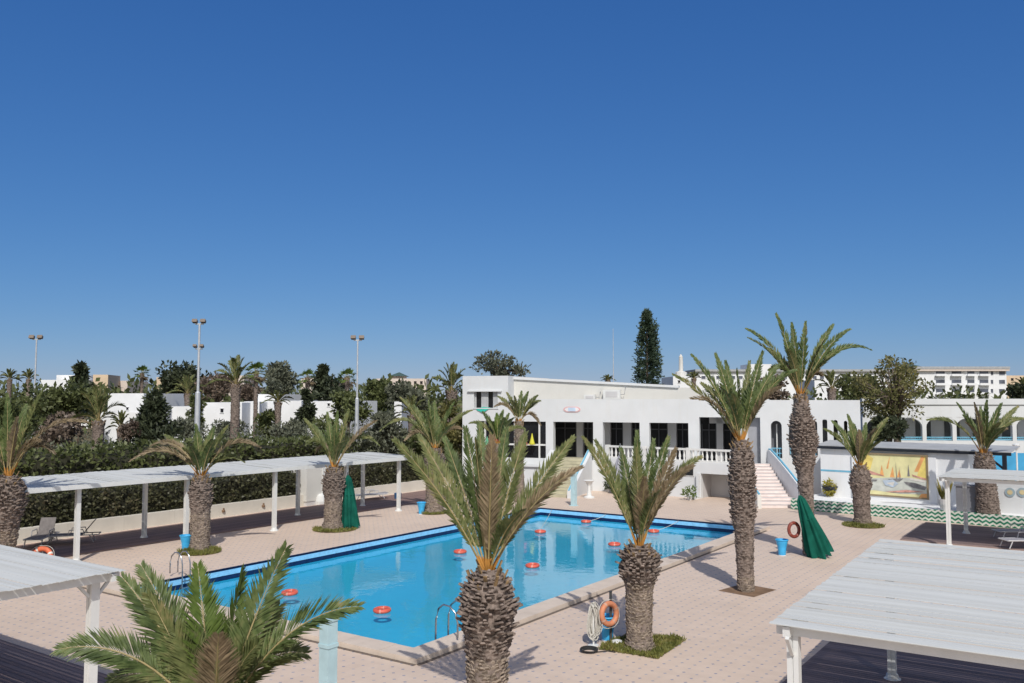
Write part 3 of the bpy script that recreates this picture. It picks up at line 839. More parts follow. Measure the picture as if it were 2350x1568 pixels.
def column_pine():
    dp = 108; top = D(1484, 722, dp); b = Vector((top.x, top.y, 0)); ppm = FOC/dp
    t = thing('column_pine', b, 'tall narrow column pine rising alone above the clubhouse roof', 'pine tree')
    tm = MB(); tm.tube([b, b+Vector((0,0,top.z*.97))], [.35, .06], 8); tm.build('trunk', BARK, t, smooth=True)
    cm = MB(); r = random.Random(3)
    z0 = 4.5
    n = 60
    for i in range(n):
        u = i/(n-1); z = z0 + (top.z-z0)*u
        rad = (33/ppm)*(1-u**2.6)*.95 + .25
        k = 9
        for j in range(k):
            a = r.uniform(0, 2*math.pi); rr = rad*r.uniform(.55,1.08)
            e = Vector((math.cos(a)*rr, math.sin(a)*rr, r.uniform(-.1,.5)))
            for q in range(14):
                f = r.uniform(.25,1)
                p = b+Vector((0,0,z))+e*f
                leaf(cm, p+rand_dir(r)*.22, (e.normalized()+rand_dir(r)*.7+Vector((0,0,.3))).normalized(), rand_dir(r), r.uniform(.3,.55), .16)
    # second, shorter leader on the right
    b2 = D(1501, 742, dp)
    for i in range(26):
        u = i/25; z = b2.z - 6*(1-u)
        leaf_blob(cm, (b2.x, b2.y, z), (.45+.35*(1-u),)*3, 26, .45, .16, r, .2)
    cm.build('crown', leafmat('foliage_pine', (.034,.058,.038), (.10,.14,.085), .25, .8), t)
column_pine()

def hedge(label, a, b, w, h, mat_, n, L=.22, W=.13, seed=1, bumps=.18):
    r = random.Random(seed)
    a, b = Vector(a), Vector(b)
    ax = (b-a); ln = ax.length; ax.normalize(); sd = Vector((ax.y,-ax.x,0))
    t = thing('hedge', a, label, 'hedge')
    core = MB()
    k = max(4, int(ln/1.2)); prof = [(-.40,0),(-.44,.5),(-.36,.86),(0,.93),(.36,.86),(.44,.5),(.40,0)]
    vs, fs = [], []
    for i in range(k+1):
        p = a+ax*ln*i/k
        for (s_, z_) in prof:
            q = 1+bumps*noise.noise(Vector((p.x*.5+s_*3, p.y*.5, z_*2)))
            vs.append(p+sd*s_*w*q+Vector((0,0,z_*h*q)))
    m_ = len(prof)
    for i in range(k):
        for j in range(m_-1):
            fs.append((i*m_+j,i*m_+j+1,(i+1)*m_+j+1,(i+1)*m_+j))
    fs.append(tuple(range(m_))); fs.append(tuple(k*m_+j for j in reversed(range(m_))))
    core.add(vs, fs); core.build('branches', plain('hedge_core_%d' % seed, (.03,.03,.018), .95, .5, 3), t)
    lm = MB()
    for _ in range(n):
        u = r.random(); p = a+ax*ln*u
        e = r.random()
        # sides and top
        if e < .45: s_, z_ = .46, r.random()*.92
        elif e < .6: s_, z_ = -.46, r.random()*.92
        else: s_, z_ = r.uniform(-.45,.45), .93
        q = 1+bumps*noise.noise(Vector((p.x*.5+s_*3, p.y*.5, z_*2))) + .10*noise.noise(Vector((p.x*2.2, p.y*2.2, z_*5)))
        c = p+sd*s_*w*q+Vector((0,0,z_*h*q))+rand_dir(r)*.12
        nd = Vector((sd.x*s_*2, sd.y*s_*2, .8 if z_ > .9 else .2))
        leaf(lm, c, (nd+rand_dir(r)).normalized(), rand_dir(r), L*r.uniform(.6,1.4), W*r.uniform(.7,1.3))
    lm.build('leaves', mat_, t)
    return t
hedge('long dark clipped hedge behind the low wall under the left pergola', (-39.3,3,0), (-38.9,52,0), 2.2, 1.95, FO_HEDGE, 26000, .17, .11, seed=2)
hedge('second taller hedge showing above the pergola roof on the left', (-58,6,0), (-52,60,0), 4.5, 2.7, FO_MD, 12000, .35, .2, 4, .3)

def shrubs():
    r = random.Random(17); cm = MB()
    for i in range(70):
        px = r.uniform(395, 900); dp = r.uniform(66, 84)
        top = D(px, r.uniform(968,1030), dp)
        hh = max(1.2, top.z)
        leaf_blob(cm, (top.x, top.y, hh*.55), (1.5,1.5,hh*.5), 150, .35, .14, r, .4)
    for i in range(26):
        px = r.uniform(-40, 400); dp = r.uniform(64, 76); top = D(px, r.uniform(985,1030), dp); hh = max(1.2, top.z)
        leaf_blob(cm, (top.x, top.y, hh*.55), (1.6,1.6,hh*.5), 150, .35, .16, r, .4)
    o = cm.build('shrubbery', FO_GY)
    tag(o, 'grey green oleander thicket between the hedge and the white villas', 'shrubbery', kind='stuff')
shrubs()
def far_wood():
    r = random.Random(29); cm = MB()
    for i in range(120):
        px = r.uniform(-150, 1080); dp = r.uniform(128, 200)
        top = D(px, r.uniform(872,900), dp); hh = top.z
        leaf_blob(cm, (top.x, top.y, hh*.55), (4.5,4.5,hh*.48), 70, 1.2, .7, r, .4)
    for i in range(40):
        px = r.uniform(1560, 2450); dp = r.uniform(110, 170)
        top = D(px, r.uniform(885,905), dp); hh = top.z
        leaf_blob(cm, (top.x, top.y, hh*.55), (3.5,3.5,hh*.48), 70, 1.0, .6, r, .4)
    tag(cm.build('far_wood', FO_MD), 'far belt of trees between the houses on the skyline', 'woodland', kind='stuff')
far_wood()

# grass and low plants round the palm feet
def grass():
    r = random.Random(31); cm = MB()
    def patch(pts, n, h, spread=None):
        xs = [p.x for p in pts]; ys = [p.y for p in pts]
        def inside(x, y):
            c = False; j = len(pts)-1
            for i in range(len(pts)):
                if (pts[i].y > y) != (pts[j].y > y) and x < (pts[j].x-pts[i].x)*(y-pts[i].y)/(pts[j].y-pts[i].y)+pts[i].x: c = not c
                j = i
            return c
        k = 0
        while k < n:
            x, y = r.uniform(min(xs),max(xs)), r.uniform(min(ys),max(ys))
            if not inside(x,y): continue
            k += 1
            q = .6+.8*max(0, noise.noise(Vector((x*2.3,y*2.3,0)))+.4)
            d = (Vector((r.uniform(-.6,.6), r.uniform(-.6,.6), 1))).normalized()
            leaf(cm, Vector((x,y,.0)), d, rand_dir(r), h*q*r.uniform(.6,1.3), .03)
    patch([G(1375,1492),G(1400,1470),G(1540,1460),G(1572,1472),G(1510,1514)], 4200, .12)
    for (px, py, w, n) in ((458,1268,95,1500),(768,1216,100,1300),(994,1178,66,1000),(1981,1207,92,1500)):
        c = G(px, py); q = w/2/(FOC/depth(c))
        patch([c+Vector((math.cos(a)*q, math.sin(a)*q*1.0, 0)) for a in [i*math.pi/8 for i in range(16)]], int(n*1.4), .15)
    tag(cm.build('grass', GRASSM, loc=(0,0,0)), 'short yellow green grass and weeds at the feet of the palms', 'grass', kind='stuff')
    sm = MB()
    def flat(pts, z): sm.add([(p.x,p.y,z) for p in pts], [tuple(range(len(pts)))])
    flat([G(1378,1490),G(1510,1512),G(1570,1472),G(1440,1452)], .006)
    for (px, py, w) in ((458,1268,95),(768,1216,100),(994,1178,66),(1981,1207,92)):
        c = G(px, py); q = w/2/(FOC/depth(c))*.95
        flat([c+Vector((math.cos(a)*q, math.sin(a)*q, 0)) for a in [i*math.pi/8 for i in range(16)]], .006)
    flat([G(1648,1356),G(1730,1371),G(1782,1354),G(1705,1340)], .006)
    struct(sm.build('soil', SOIL, loc=(0,0,0)))
grass()

# ------------------------------------------------------------------ pergolas
def pergola(label, x0, x1, y0, y1, posts, z, along='x', slope=.0, slat_dir='x', pw=.16, br=.26, fascia=0, group='white slatted pergolas'):
    """roof rectangle, list of (x, y) posts, z of beam underside"""
    t = thing('pergola', ((x0+x1)/2, (y0+y1)/2, 0), label, 'pergola', group)
    rm = MB(); r = random.Random(int(x0*7+y0*3))
    W_, g = .135, .015
    def zz(x): return z + .16 + slope*(x-x0)
    if slat_dir == 'x':
        y = y0
        while y < y1-.02:
            dz = r.uniform(-.009,.009); e = r.uniform(-.012,.012); k = 8; ti = r.uniform(-.004,.010)
            for i in range(k):
                xa, xb = x0+(x1-x0)*i/k, x0+(x1-x0)*(i+1)/k
                za = zz(xa)+dz+.012*noise.noise(Vector((xa*.6,y*1.3,1))); zb_ = zz(xb)+dz+.012*noise.noise(Vector((xb*.6,y*1.3,1)))
                q = W_-g
                rm.add([(xa+(e if i==0 else 0),y,za),(xb,y,zb_),(xb,y+q,zb_+ti),(xa+(e if i==0 else 0),y+q,za+ti),
                        (xa,y,za-.009),(xb,y,zb_-.009),(xb,y+q,zb_-.009+ti),(xa,y+q,za-.009+ti)],
                       [(0,1,2,3),(7,6,5,4),(0,4,5,1),(2,6,7,3),(3,7,4,0),(1,5,6,2)])
            y += W_
    else:
        x = x0
        while x < x1-.02:
            dz = r.uniform(-.006,.006)
            rm.box(x, min(x+W_-g, x1), y0+r.uniform(-.012,.012), y1, zz(x)-.03+dz, zz(x)+dz); x += W_
    rm.build('slatted_roof', SLAT, t)
    bm = MB()
    ins = .22
    for xx in (x0+ins, x1-ins): bm.box(xx-.05, xx+.05, y0+.05, y1-.05, z-.02+slope*(xx-x0), z+.122+slope*(xx-x0))
    for yy in (y0+ins, y1-ins): bm.beam((x0+.05,yy,z+.05), (x1-.05,yy,z+.05+slope*(x1-x0)), .1, .135)
    bm.build('beam', PAINT, t)
    if fascia:
        fm = MB(); fm.box(x1+.002, x1+.03, y0, y1, zz(x1)-fascia, zz(x1)+.015); fm.build('fascia', PAINT, t)
    for (px_, py_) in posts:
        m = MB(); a = pw/2; zt = z-.02+slope*(px_-x0)
        # twin-section post with a plate at its foot
        m.box(px_-a, px_-a*.12, py_-a, py_+a, .0, zt); m.box(px_+a*.12, px_+a, py_-a*.98, py_+a*.98, .0, zt)
        m.box(px_-a*.5, px_+a*.5, py_-a*.8, py_+a*.8, .02, zt-.01)
        po = m.build('post', PAINT, t)
        f = MB(); f.lathe((px_,py_,0), [(.20,.0),(.20,.03),(.14,.07),(.115,.15)], 12); f.build('foot_plate', PAINT, po)
        if br:
            k = MB()
            for sx in (-1,1): k.beam((px_,py_+sx*a,zt-br),(px_,py_+sx*(br+a),zt+.03), .05,.05)
            k.build('bracket', PAINT, po)
    return t
pergola('long white pergola over the brown deck along the dark hedge', -34.95, -31.35, 2.5, 36.0,
        [(-31.75,y) for y in (4.2,8.6,13.0,17.4,22.0,26.6,31.1,35.0)]+[(-34.72,y) for y in (4.2,13.0,22.0,30.6,35.3)], 2.84, slope=-.034, br=0, fascia=.15)
pg = pergola('white pergola roof filling the lower right corner', -4.27, 6.5, 12.5, 21.0,
        [(-4.0,12.75),(-4.0,20.5),(1.2,20.5),(6.0,20.5),(1.2,12.75),(6.0,12.75)], 2.75)
pergola('white pergola roof cut off by the lower left corner', -30, -14.6, 3.4, 8.95,
        [(-15.0,8.55),(-15.0,3.8),(-20.5,8.55),(-26,8.55),(-20.5,3.8),(-26,3.8)], 2.86)
pergola('white pergola in the middle distance at the right edge, loungers under it', -6.0, 7, 38.9, 44.1,
        [(-5.68,39.3),(-5.6,43.6),(-.5,39.3),(-.5,43.6),(4.6,39.3),(4.6,43.6)], 2.72)
pg.rotation_euler = (0,0,.035)
# posts of a further row seen between the tiled planter and the mid pergola
def pipe_post(label, p, h):
    m = MB(); m.lathe(p, [(.16,0),(.16,.04),(.07,.08),(.065,h)], 10); tag(m.build('shower_post', PALEBLUE), label, 'post')

# ------------------------------------------------------------------ low wall at the hedge
m = MB()
y = 2.0
while y < 51:
    m.box(-37.95, -37.6, y+.004, y+2.6-.004, -.02, .62+rng.uniform(-.006,.006)); y += 2.6
w = m.build('garden_wall', LOWWALL)
tag(w, 'low cream rendered wall at the foot of the dark hedge', 'low wall')
for (px, py) in ((340,1182),(398,1172),(482,1160),(588,1140)):
    c = G(px, py); m = MB(); c2 = Vector((-37.59, c.y, .3))
    m.lathe((c2.x, c2.y, .22), [(.0,0),(.09,.02),(.10,.10),(.05,.14)], 10); m.box(c2.x-.0, c2.x+.06, c2.y-.03, c2.y+.03, .36, .44)
    tag(m.build('wall_light', SOIL), {340:'small brown garden light on the low wall nearest the loungers',398:'small brown garden light just left of the palm with the flower patch',482:'small brown garden light just right of the palm with the flower patch',588:'small brown garden light on the low wall left of the white cabin'}[px], 'wall light', 'garden lights on the low wall')

# ------------------------------------------------------------------ clubhouse
UL = Vector((.94,-.342)); UL.normalize()
A_LAT, A_DEP = -2.84, 59.9
def fS(px):                                   # distance along the facade for a picture column
    r = (px-1175)/FOC*(1/ (CP))               # at mid height
    # A + s*U = t*(r,1)
    s = (r*A_DEP - A_LAT)/(UL.x - r*UL.y)
    return s, A_DEP + s*UL.y
def fZ(px, py):
    s, dep = fS(px); return CAM_H + ray(px, py)[1]*dep
def S(px): return fS(px)[0]
def So(px, off):                              # the same on a plane set back by off
    r = (px-1175)/FOC/CP
    return (r*(A_DEP+off*.942)-(A_LAT+off*.342))/(UL.x-r*UL.y)
ORI = C2W(A_LAT, A_DEP)
FANG = PSI + math.atan2(UL.y, UL.x)
FM = frame(ORI, FANG)
ZT, ZH, ZP = 2.1, 4.47, 5.98
club = thing('clubhouse', FM @ Vector((8,0,0)), 'low white clubhouse with a veranda, balustrade and stairs behind the pool', 'building')
def part(mb, name, mat_, parent=club, **k): return mb.build(name, mat_, parent, **k)
s0, s1 = S(1062), S(1970)
sE = S(1690)
m = MB(FM)
TH = .35
# ground storey
m.box(s0, S(1600), 0, TH, 0, ZT-.12)
m.box(S(1600), s1, 0, TH, 0, ZT-.12)
# piers of the veranda
def pier(a, b, z0=ZT-.12, z1=ZH, d=TH+.15): m.box(S(a), S(b), 0, d, z0, z1)
for a, b in ((1062,1097),(1252,1269),(1360,1382),(1466,1488),(1577,1602),): pier(a, b)
for a, b in ((1690,1712),(1741,1762)): pier(a, b, z1=4.85)
m.box(S(1097), S(1252), 0, TH, ZT-.12, fZ(1240,1052))     # sill of the wide window
# lintel and parapet
m.box(s0, S(1602), 0, TH+.15, ZH, fZ(1115,938)); m.box(S(1166), S(1602), 0, TH+.15, fZ(1115,938), ZP)
m.box(S(1602), S(1762), 0, TH+.15, 4.85, ZP)
# arch wing wall
ar = [(1765,1790,966,1052),(1806,1842,966,1046),(1858,1871,966,1046),(1883,1894,962,1022),(1908,1918,964,1022),(1932,1940,966,1022)]
last = 1762
ZA = 4.75
for (a,b,yt,yb) in ar:
    m.box(S(last), S(a), 0, TH+.15, ZT-.12, ZA); last = b
    zt, zb_ = fZ((a+b)/2, yt), fZ((a+b)/2, yb)
    sa, sb = S(a), S(b); rr = (sb-sa)/2
    if zb_ > ZT-.12: m.box(sa, sb, 0, TH+.15, ZT-.12, zb_)
    k = 10; pts = [(sa, zt-rr)]
    for i in range(1, k): an = math.pi*(1-i/k); pts.append(((sa+sb)/2+rr*math.cos(an), zt-rr+rr*math.sin(an)))
    pts += [(sb, zt-rr), (sb, ZA), (sa, ZA)]
    for i in range(k):
        q0, q1 = pts[i], pts[i+1]
        m.slab([(q0[0],q0[1]),(q1[0],q1[1]),(q1[0],ZA),(q0[0],ZA)], 0, TH+.15)
m.box(S(last), s1, 0, TH+.15, ZT-.12, ZA)
m.box(S(1762), s1, 0, TH+.15, ZA, ZP-.05)
# sides and rear, roof
m.box(s0, s0+TH, TH+.15, 13, 0, ZP-.3); m.box(s1-TH, s1, TH+.15, 13, 0, ZP-.3)
m.box(s0, s1, 13, 13.3, 0, ZP-.3)
m.box(s0+.01, s1-.01, TH+.15, 13, ZP-.55, ZP-.35)
m.box(s0+.01, s1-.01, TH+.1, 13, ZT-.32, ZT-.12)          # floor slab
part(m, 'wall', WHITE)
# left upper block
m = MB(FM); zt = fZ(1110,863)
wz0, wz1 = fZ(1115,938), fZ(1115,899)
m.box(s0, S(1088), .0, TH, wz0, zt); m.box(S(1142), S(1166)-.002, .0, TH, wz0, zt)
m.box(S(1088), S(1142), .0, TH, wz1, zt)
m.box(s0+.003, s0+TH, TH, 9, ZP-.3, zt); m.box(S(1166)-TH, S(1166), TH, 9, ZP-.3, zt)
m.box(s0+TH, S(1166)-TH, TH, 9, zt-.25, zt-.1); m.box(s0+.003, S(1166), 9, 9.3, ZP-.3, zt)
m.box(S(1074), S(1152), -.16, -.002, wz1+.0, wz1+.07)        # sunshade ledge
part(m, 'upper_room', WHITE)
# set-back upper wall with a coping that falls to the right
m = MB(FM); off = 1.2
za, zb_ = fZ(1166,871)+.05, fZ(1535,891)+.05
xa, xb, xc, xd = S(1166), S(1535)+.4, S(1562)+.4, S(1602)+.4
m.slab([(xa,ZP-.4),(xd,ZP-.4),(xd,ZP-.1),(xc,zb_-.02),(xb,zb_),(xa,za)], off, off+.4)
m.slab([(xa,ZP-.6),(xd,ZP-.6),(xd,ZP-.2),(xc,zb_-.12),(xb,zb_-.1),(xa,za-.1)], off+.4, 9)
part(m, 'upper_wall', CREAM)
m = MB(FM)
m.slab([(xa,za-.02),(xb,zb_-.02),(xb,zb_+.13),(xa,za+.15)], off-.13, off+.5)
part(m, 'roof_coping', WHITE)
# interior: veranda back wall, piers and dark glazing
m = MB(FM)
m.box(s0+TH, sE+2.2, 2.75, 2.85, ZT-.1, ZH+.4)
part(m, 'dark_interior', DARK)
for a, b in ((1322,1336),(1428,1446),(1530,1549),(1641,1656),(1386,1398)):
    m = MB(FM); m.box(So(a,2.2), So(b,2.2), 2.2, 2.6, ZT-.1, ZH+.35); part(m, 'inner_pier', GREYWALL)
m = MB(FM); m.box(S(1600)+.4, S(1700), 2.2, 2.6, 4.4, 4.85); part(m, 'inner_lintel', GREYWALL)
m = MB(FM)
for a, b in ((1398,1427),(1447,1466),(1490,1529),(1550,1577),(1608,1640),(1657,1690),(1270,1321),(1337,1358)):
    sa, sb = So(a,2.62), So(b,2.62)
    for q in (sa, (sa+sb)/2, sb): m.box(q-.03, q+.03, 2.62, 2.7, ZT-.1, ZH-.12)
    m.box(sa, sb, 2.625, 2.695, ZH-.55, ZH-.48)
part(m, 'door_frame', plain('dark_frame', (.09,.09,.10), .5))
# landing pane right of the veranda
m = MB(FM); m.box(S(1712), S(1741), .5, .6, ZT-.1, 4.85); part(m, 'screen', plain('grey_screen', (.30,.31,.34), .6))
for (a,b,yt,yb) in ar:
    m = MB(FM); m.box(S(a)-.2, S(b)+.2, .9, .95, ZT-.1, ZA); g = part(m, 'arched_window', GLASS if a > 1900 else plain('arch_glass', (.16,.17,.19), .3, .2))
    if a < 1800:
        f = MB(FM); q = (S(a)+S(b))/2; f.box(q-.035, q+.035, .55, .62, ZT, ZA-.3); f.build('mullion', PAINT, g)
# wide window
zs, zm = fZ(1240,1052), fZ(1240,1022)
m = MB(FM); m.box(S(1097), S(1252), .22, .26, zs, ZH); wn = part(m, 'window', GLASS)
m = MB(FM)
for a in (1112,1160,1180,1236): m.box(S(a)-.05, S(a)+.05, .10, .21, zs, ZH)
m.box(S(1097), S(1252), .12, .2, zm-.04, zm+.07); m.build('frame', PAINT, wn)
m = MB(FM); m.box(S(1088), S(1142), .27, .31, wz0-.0, wz1); wu = part(m, 'window', GLASS)
m = MB(FM)
for a, hw in ((1090,.04),(1109,.20),(1117,.05),(1136,.2)): m.box(S(a)-hw, S(a)+hw, .16, .24, wz0, wz1)
m.build('frame', plain('grey_shutter', (.42,.43,.44), .6), wu)
m = MB(FM); m.box(S(1086), S(1144), -.05, .3, wz0-.02, wz0+.05); m.build('sill', WHITE, wu)
# entrance terrace under the balustrade
pa = FM @ Vector((S(1384),0,0)); rB = (1692-1175)/FOC/CP
pb = C2W(rB*51.2, 51.2); pc = FM @ Vector((S(1712),0,0)); pa0 = FM @ Vector((S(1384), .0, 0))
e = (pb-pa); eL = e.length; TM = frame(pa, math.atan2(e.y, e.x))
nl_ = TM.inverted() @ pc
m = MB(TM)
x_n0, x_n1 = eL*.735, eL*.955
zn = 1.5
m.box(.0, x_n0, -.02, .25, 0, ZT+.05); m.box(x_n1, eL, -.02, .25, 0, ZT+.05); m.box(x_n0, x_n1, -.02, .25, zn, ZT+.05)
m.box(x_n0-.2, x_n0-.05, -.25, -.02, 0, zn)
m.prism([(0,.25),(eL,.25),(nl_.x,nl_.y-.02),(.2,.0+.26)], ZT-.2, ZT+.04)
m.prism([(x_n0-.9,-.02),(x_n0-.2,-.85),(x_n0-.05,-.85),(x_n0,-.02)], 0, .12)
m.box(eL-.25, eL, .25, nl_.y-.02, 0, ZT-.2)
part(m, 'terrace', WHITE)
m = MB(TM); m.box(x_n0-.1, x_n1+.1, 1.5, 1.6, 0, ZT-.2); m.box(x_n0-.1,x_n0,.25,1.5,0,zn); part(m, 'niche', GREYWALL)
m = MB(TM); xq = eL*.615; m.box(xq, xq+.62, -.06, -.022, 1.35, 1.78)
vw = part(m, 'vent_window', GLASS)
m = MB(TM); m.box(xq-.06, xq+.68, -.05, -.021, 1.29, 1.35); m.box(xq-.06, xq+.68, -.05, -.021, 1.78, 1.84); m.build('frame', GREYWALL, vw)
m = MB(TM); zr = 2.98
m.box(.1, eL, .0, .2, zr-.12, zr); m.box(.1, eL, .02, .18, ZT+.05, ZT+.16)
for q in (.1, eL*.30, eL*.63, eL-.28): m.box(q, q+.28, -.02, .22, ZT+.05, zr+.03)
bal = part(m, 'balustrade', PAINT)
q = .55
while q < eL-.35:
    if all(abs(q-(k_+.14)) > .22 for k_ in (.1, eL*.30, eL*.63, eL-.28)):
        b = MB(TM); b.lathe((q,.1,ZT+.16), [(.075,0),(.075,.05),(.05,.08),(.085,.22),(.07,.32),(.045,.46),(.06,.52),(.075,.56),(.075,.60)], 10, cap=False)
        b.build('baluster', PAINT, bal, smooth=True)
    q += .30
# entrance stairs
sa, sb = S(1273), S(1346); n = 12
m = MB(FM)
for i in range(n): m.box(sa, sb, -4.4+4.4*i/n, 0, ZT*i/n, ZT*(i+1)/n-.012) if i else m.box(sa, sb, -4.4, 0, 0, ZT/n)
m.box(sa, sb, -.02, 2.0, ZT-.11, ZT-.09)
st = part(m, 'entrance_stairs', STEPY)
m = MB(FM)
for (q0,q1) in ((sa-.34,sa),(sb,sb+.34)):
    m.add([(q0,-4.7,0),(q1,-4.7,0),(q1,-.02,0),(q0,-.02,0),(q0,-4.7,.45),(q1,-4.7,.45),(q1,-.02,ZT+.5),(q0,-.02,ZT+.5)],
          [(0,3,2,1),(4,5,6,7),(0,1,5,4),(1,2,6,5),(2,3,7,6),(3,0,4,7)])
m.build('stair_wall', WHITE, st)
m = MB(FM); m.beam((sb+.10,-4.7,.49),(sb+.10,-.02,ZT+.54), .09,.06); m.build('rail_cap', CYAN, st)
# white side garden wall left of the stairs, with a sloping ledge
m = MB(FM); m.box(S(1180), sa-.36, -1.2, -.01, 0, 1.55); m.box(S(1175), sa-.36, -1.35, -.01, 1.55, 1.63); part(m, 'window_ledge', WHITE)

# right-hand stairs with blue edged walls
RB = C2W((1776-1175)/FOC/CP*48.2, 48.2); RT = C2W((1722-1175)/FOC/CP*52.9, 52.9)
ev = RT-RB; RM = frame(RB, math.atan2(ev.y, ev.x)-math.pi/2); RL = ev.length
rs = thing('garden_stairs', RB, 'flight of pink steps between white walls with blue caps, right of the veranda', 'stairs')
m = MB(RM); n = 13; Wd = .95
for i in range(n):
    w2 = Wd + .35*max(0, 1-i/3)
    m.box(-w2, w2, RL*i/n, RL, ZT*i/n + (0.0 if i == 0 else 0), ZT*(i+1)/n-.015)
m.build('steps', STEPS, rs)
m = MB(RM)
for i in range(n): m.box(-Wd-.3*max(0,1-i/3), Wd+.3*max(0,1-i/3), RL*i/n-.02, RL*i/n+.05, ZT*(i+1)/n-.015, ZT*(i+1)/n)
m.build('nosing', WHITE, rs)
def curved_wall(name, f, side, mat_):
    mm = MB(RM); k = 14
    for i in range(k):
        u0, u1 = i/k, (i+1)/k
        y0_, y1_ = RL*(u0*1.12-.08), RL*(u1*1.12-.08)
        x0_, x1_ = f(u0), f(u1)
        z0_, z1_ = .75+ZT*min(1,u0*1.05)+.25*math.sin(u0*3), .75+ZT*min(1,u1*1.05)+.25*math.sin(u1*3)
        th = .22*side
        vs = [(x0_,y0_,0),(x0_+th,y0_,0),(x1_+th,y1_,0),(x1_,y1_,0),(x0_,y0_,z0_),(x0_+th,y0_,z0_),(x1_+th,y1_,z1_),(x1_,y1_,z1_)]
        fs = [(0,3,2,1),(4,5,6,7),(0,1,5,4),(1,2,6,5),(2,3,7,6),(3,0,4,7)]
        mm.add(vs, [tuple(reversed(q)) for q in fs] if side < 0 else fs)
    w_ = mm.build(name, mat_, rs)
    c = MB(RM); c.tube([(f(i/k)+.11*side, RL*(i/k*1.12-.08), .80+ZT*min(1,i/k*1.05)+.25*math.sin(i/k*3)) for i in range(k+1)], .055, 6)
    c.build('rail_cap', CYAN, w_)
curved_wall('side_wall', lambda u: -Wd-.02-.35*math.sin(u*3.0), -1, CREAM)
curved_wall('side_wall', lambda u: Wd+.02+.5*(1-u)**2-.0, 1, WHITE2)

# things on and round the clubhouse
def on_facade(px, py, off=0): s, d_ = fS(px); return FM @ Vector((s, off, fZ(px, py)))
m = MB(FM); s_, z_ = S(1312), fZ(1312,940)
k = 18; pts = []
for i in range(40):
    a = 2*math.pi*i/40; pts.append((s_+.50*math.cos(a)*(1+.18*math.cos(2*a)**2), z_+.25*math.sin(a)*(1-.28*math.cos(a*2+math.pi))))
m.mi = 0; m.slab(pts, -.035, -.002)
m.mi = 1; m.slab([(s_+(p[0]-s_)*.82, z_+(p[1]-z_)*.72) for p in pts], -.05, -.036)
m.mi = 2; m.slab([(s_-.26,z_-.12),(s_+.26,z_-.12),(s_+.24,z_+.13),(s_-.24,z_+.13)], -.062, -.051)
for q in (-.13,0,.12): m.box(s_+q-.012, s_+q+.012, -.066, -.0625, z_-.06, z_+.07)
tag(m.build('wall_sign', [plain('pink_sign_edge', (.66,.40,.40), .6), plain('sign_face', (.72,.70,.71), .6), plain('sign_panel', (.50,.62,.76), .6)]),
    'small scroll shaped sign with a pink edge above the clubhouse entrance', 'sign')
def ac(label, px, py, w, h, d=.4):
    s_, d_ = fS(px); z_ = fZ(px, py); o_ = off-.02
    t = thing('air_conditioner', FM @ Vector((s_, o_, z_)), label, 'air conditioner', 'machines on the clubhouse roof')
    m = MB(FM); m.box(s_-w/2, s_+w/2, o_-d, o_, z_, z_+h); m.box(s_-w/2-.1, s_-w/2, o_-d*.7, o_, z_-.12, z_-.05); m.build('casing', PAINT, t)
    m = MB(FM); m.box(s_-w*.35, s_+w*.35, o_-d-.012, o_-d-.001, z_+h*.2, z_+h*.8); m.build('grille', GREYWALL, t)
    m = MB(FM); m.tube([(s_+w/2,o_-d/2,z_+h*.5),(s_+w/2+.25,o_-d/2,z_+h*.5),(s_+w/2+.3,o_-.05,z_+h+.2)], .025, 6); m.build('pipe', STEEL, t)
ac('small white air conditioner on the upper clubhouse wall', 1345, 918, .75, .35)
ac('larger white box with pipes on the upper clubhouse wall', 1396, 916, 1.15, .62)
def cone(label, px, py, mat_, h):
    s_, d_ = fS(px); z_ = fZ(px, py); m = MB(FM)
    m.lathe((s_, .09-.30, z_), [(.17,0),(.19,.03),(.10,h*.5),(.02,h)], 10)
    m.box(s_-.21, s_+.21, -.42, -.0, z_-.03, z_)
    tag(m.build('folded_pennant', mat_), label, 'pennant', 'folded pennants on the clubhouse window ledge')
cone('green folded pennant on the clubhouse window ledge', 1121, 1020, plain('mint_cloth', (.10,.36,.22), .7), .55)
cone('red folded pennant behind the stout palm fronds', 1141, 1020, plain('red_cloth', (.55,.06,.07), .7), .62)
cone('red folded pennant right of the slim palm', 1206, 1019, plain('red_cloth_bright', (.62,.06,.10), .7), .5)
cone('yellow folded pennant next to the red one in the window', 1223, 1019, plain('yellow_cloth', (.55,.52,.05), .7), .72)
m = MB(FM); s_, z_ = S(1107), fZ(1107,937)
m.add([(s_-.45,-.03,z_-.12),(s_+.1,-.12,z_-.30),(s_+.62,-.03,z_+.02),(s_+.05,.0,z_+.10),(s_-.45,-.01,z_-.10),(s_+.1,-.08,z_-.26),(s_+.62,-.01,z_+.04)], [(0,1,2,3),(6,5,4,3)])
tag(m.build('towel', plain('turquoise_cloth', (.03,.42,.33), .8)), 'turquoise cloth hanging over the upper left window sill', 'cloth')
# small chairs and railing in the arches
def arch_rail(label, a, b, y0_, y1_):
    sa, sb = S(a), S(b); z0_, z1_ = fZ(a, y1_), fZ(a, y0_)
    m = MB(FM)
    for z_ in (z1_, (z0_+z1_)/2): m.box(sa+.01, sb-.01, .12, .17, z_-.05, z_)
    q = sa+.06
    while q < sb: m.box(q-.015, q+.015, .125, .165, z0_, z1_-.05); q += .14
    tag(m.build('railing', CYAN), label, 'railing', 'blue railings in the clubhouse arches')
arch_rail('blue railing in the arch with a white mullion left of the tallest palm', 1765.5, 1789.5, 1028, 1051)
arch_rail('blue railing in the arch half hidden by the tallest palm trunk', 1806.5, 1841.5, 1024, 1045)
arch_rail('blue railing in the narrow arch right of the tallest palm trunk', 1858.5, 1870.5, 1024, 1045)

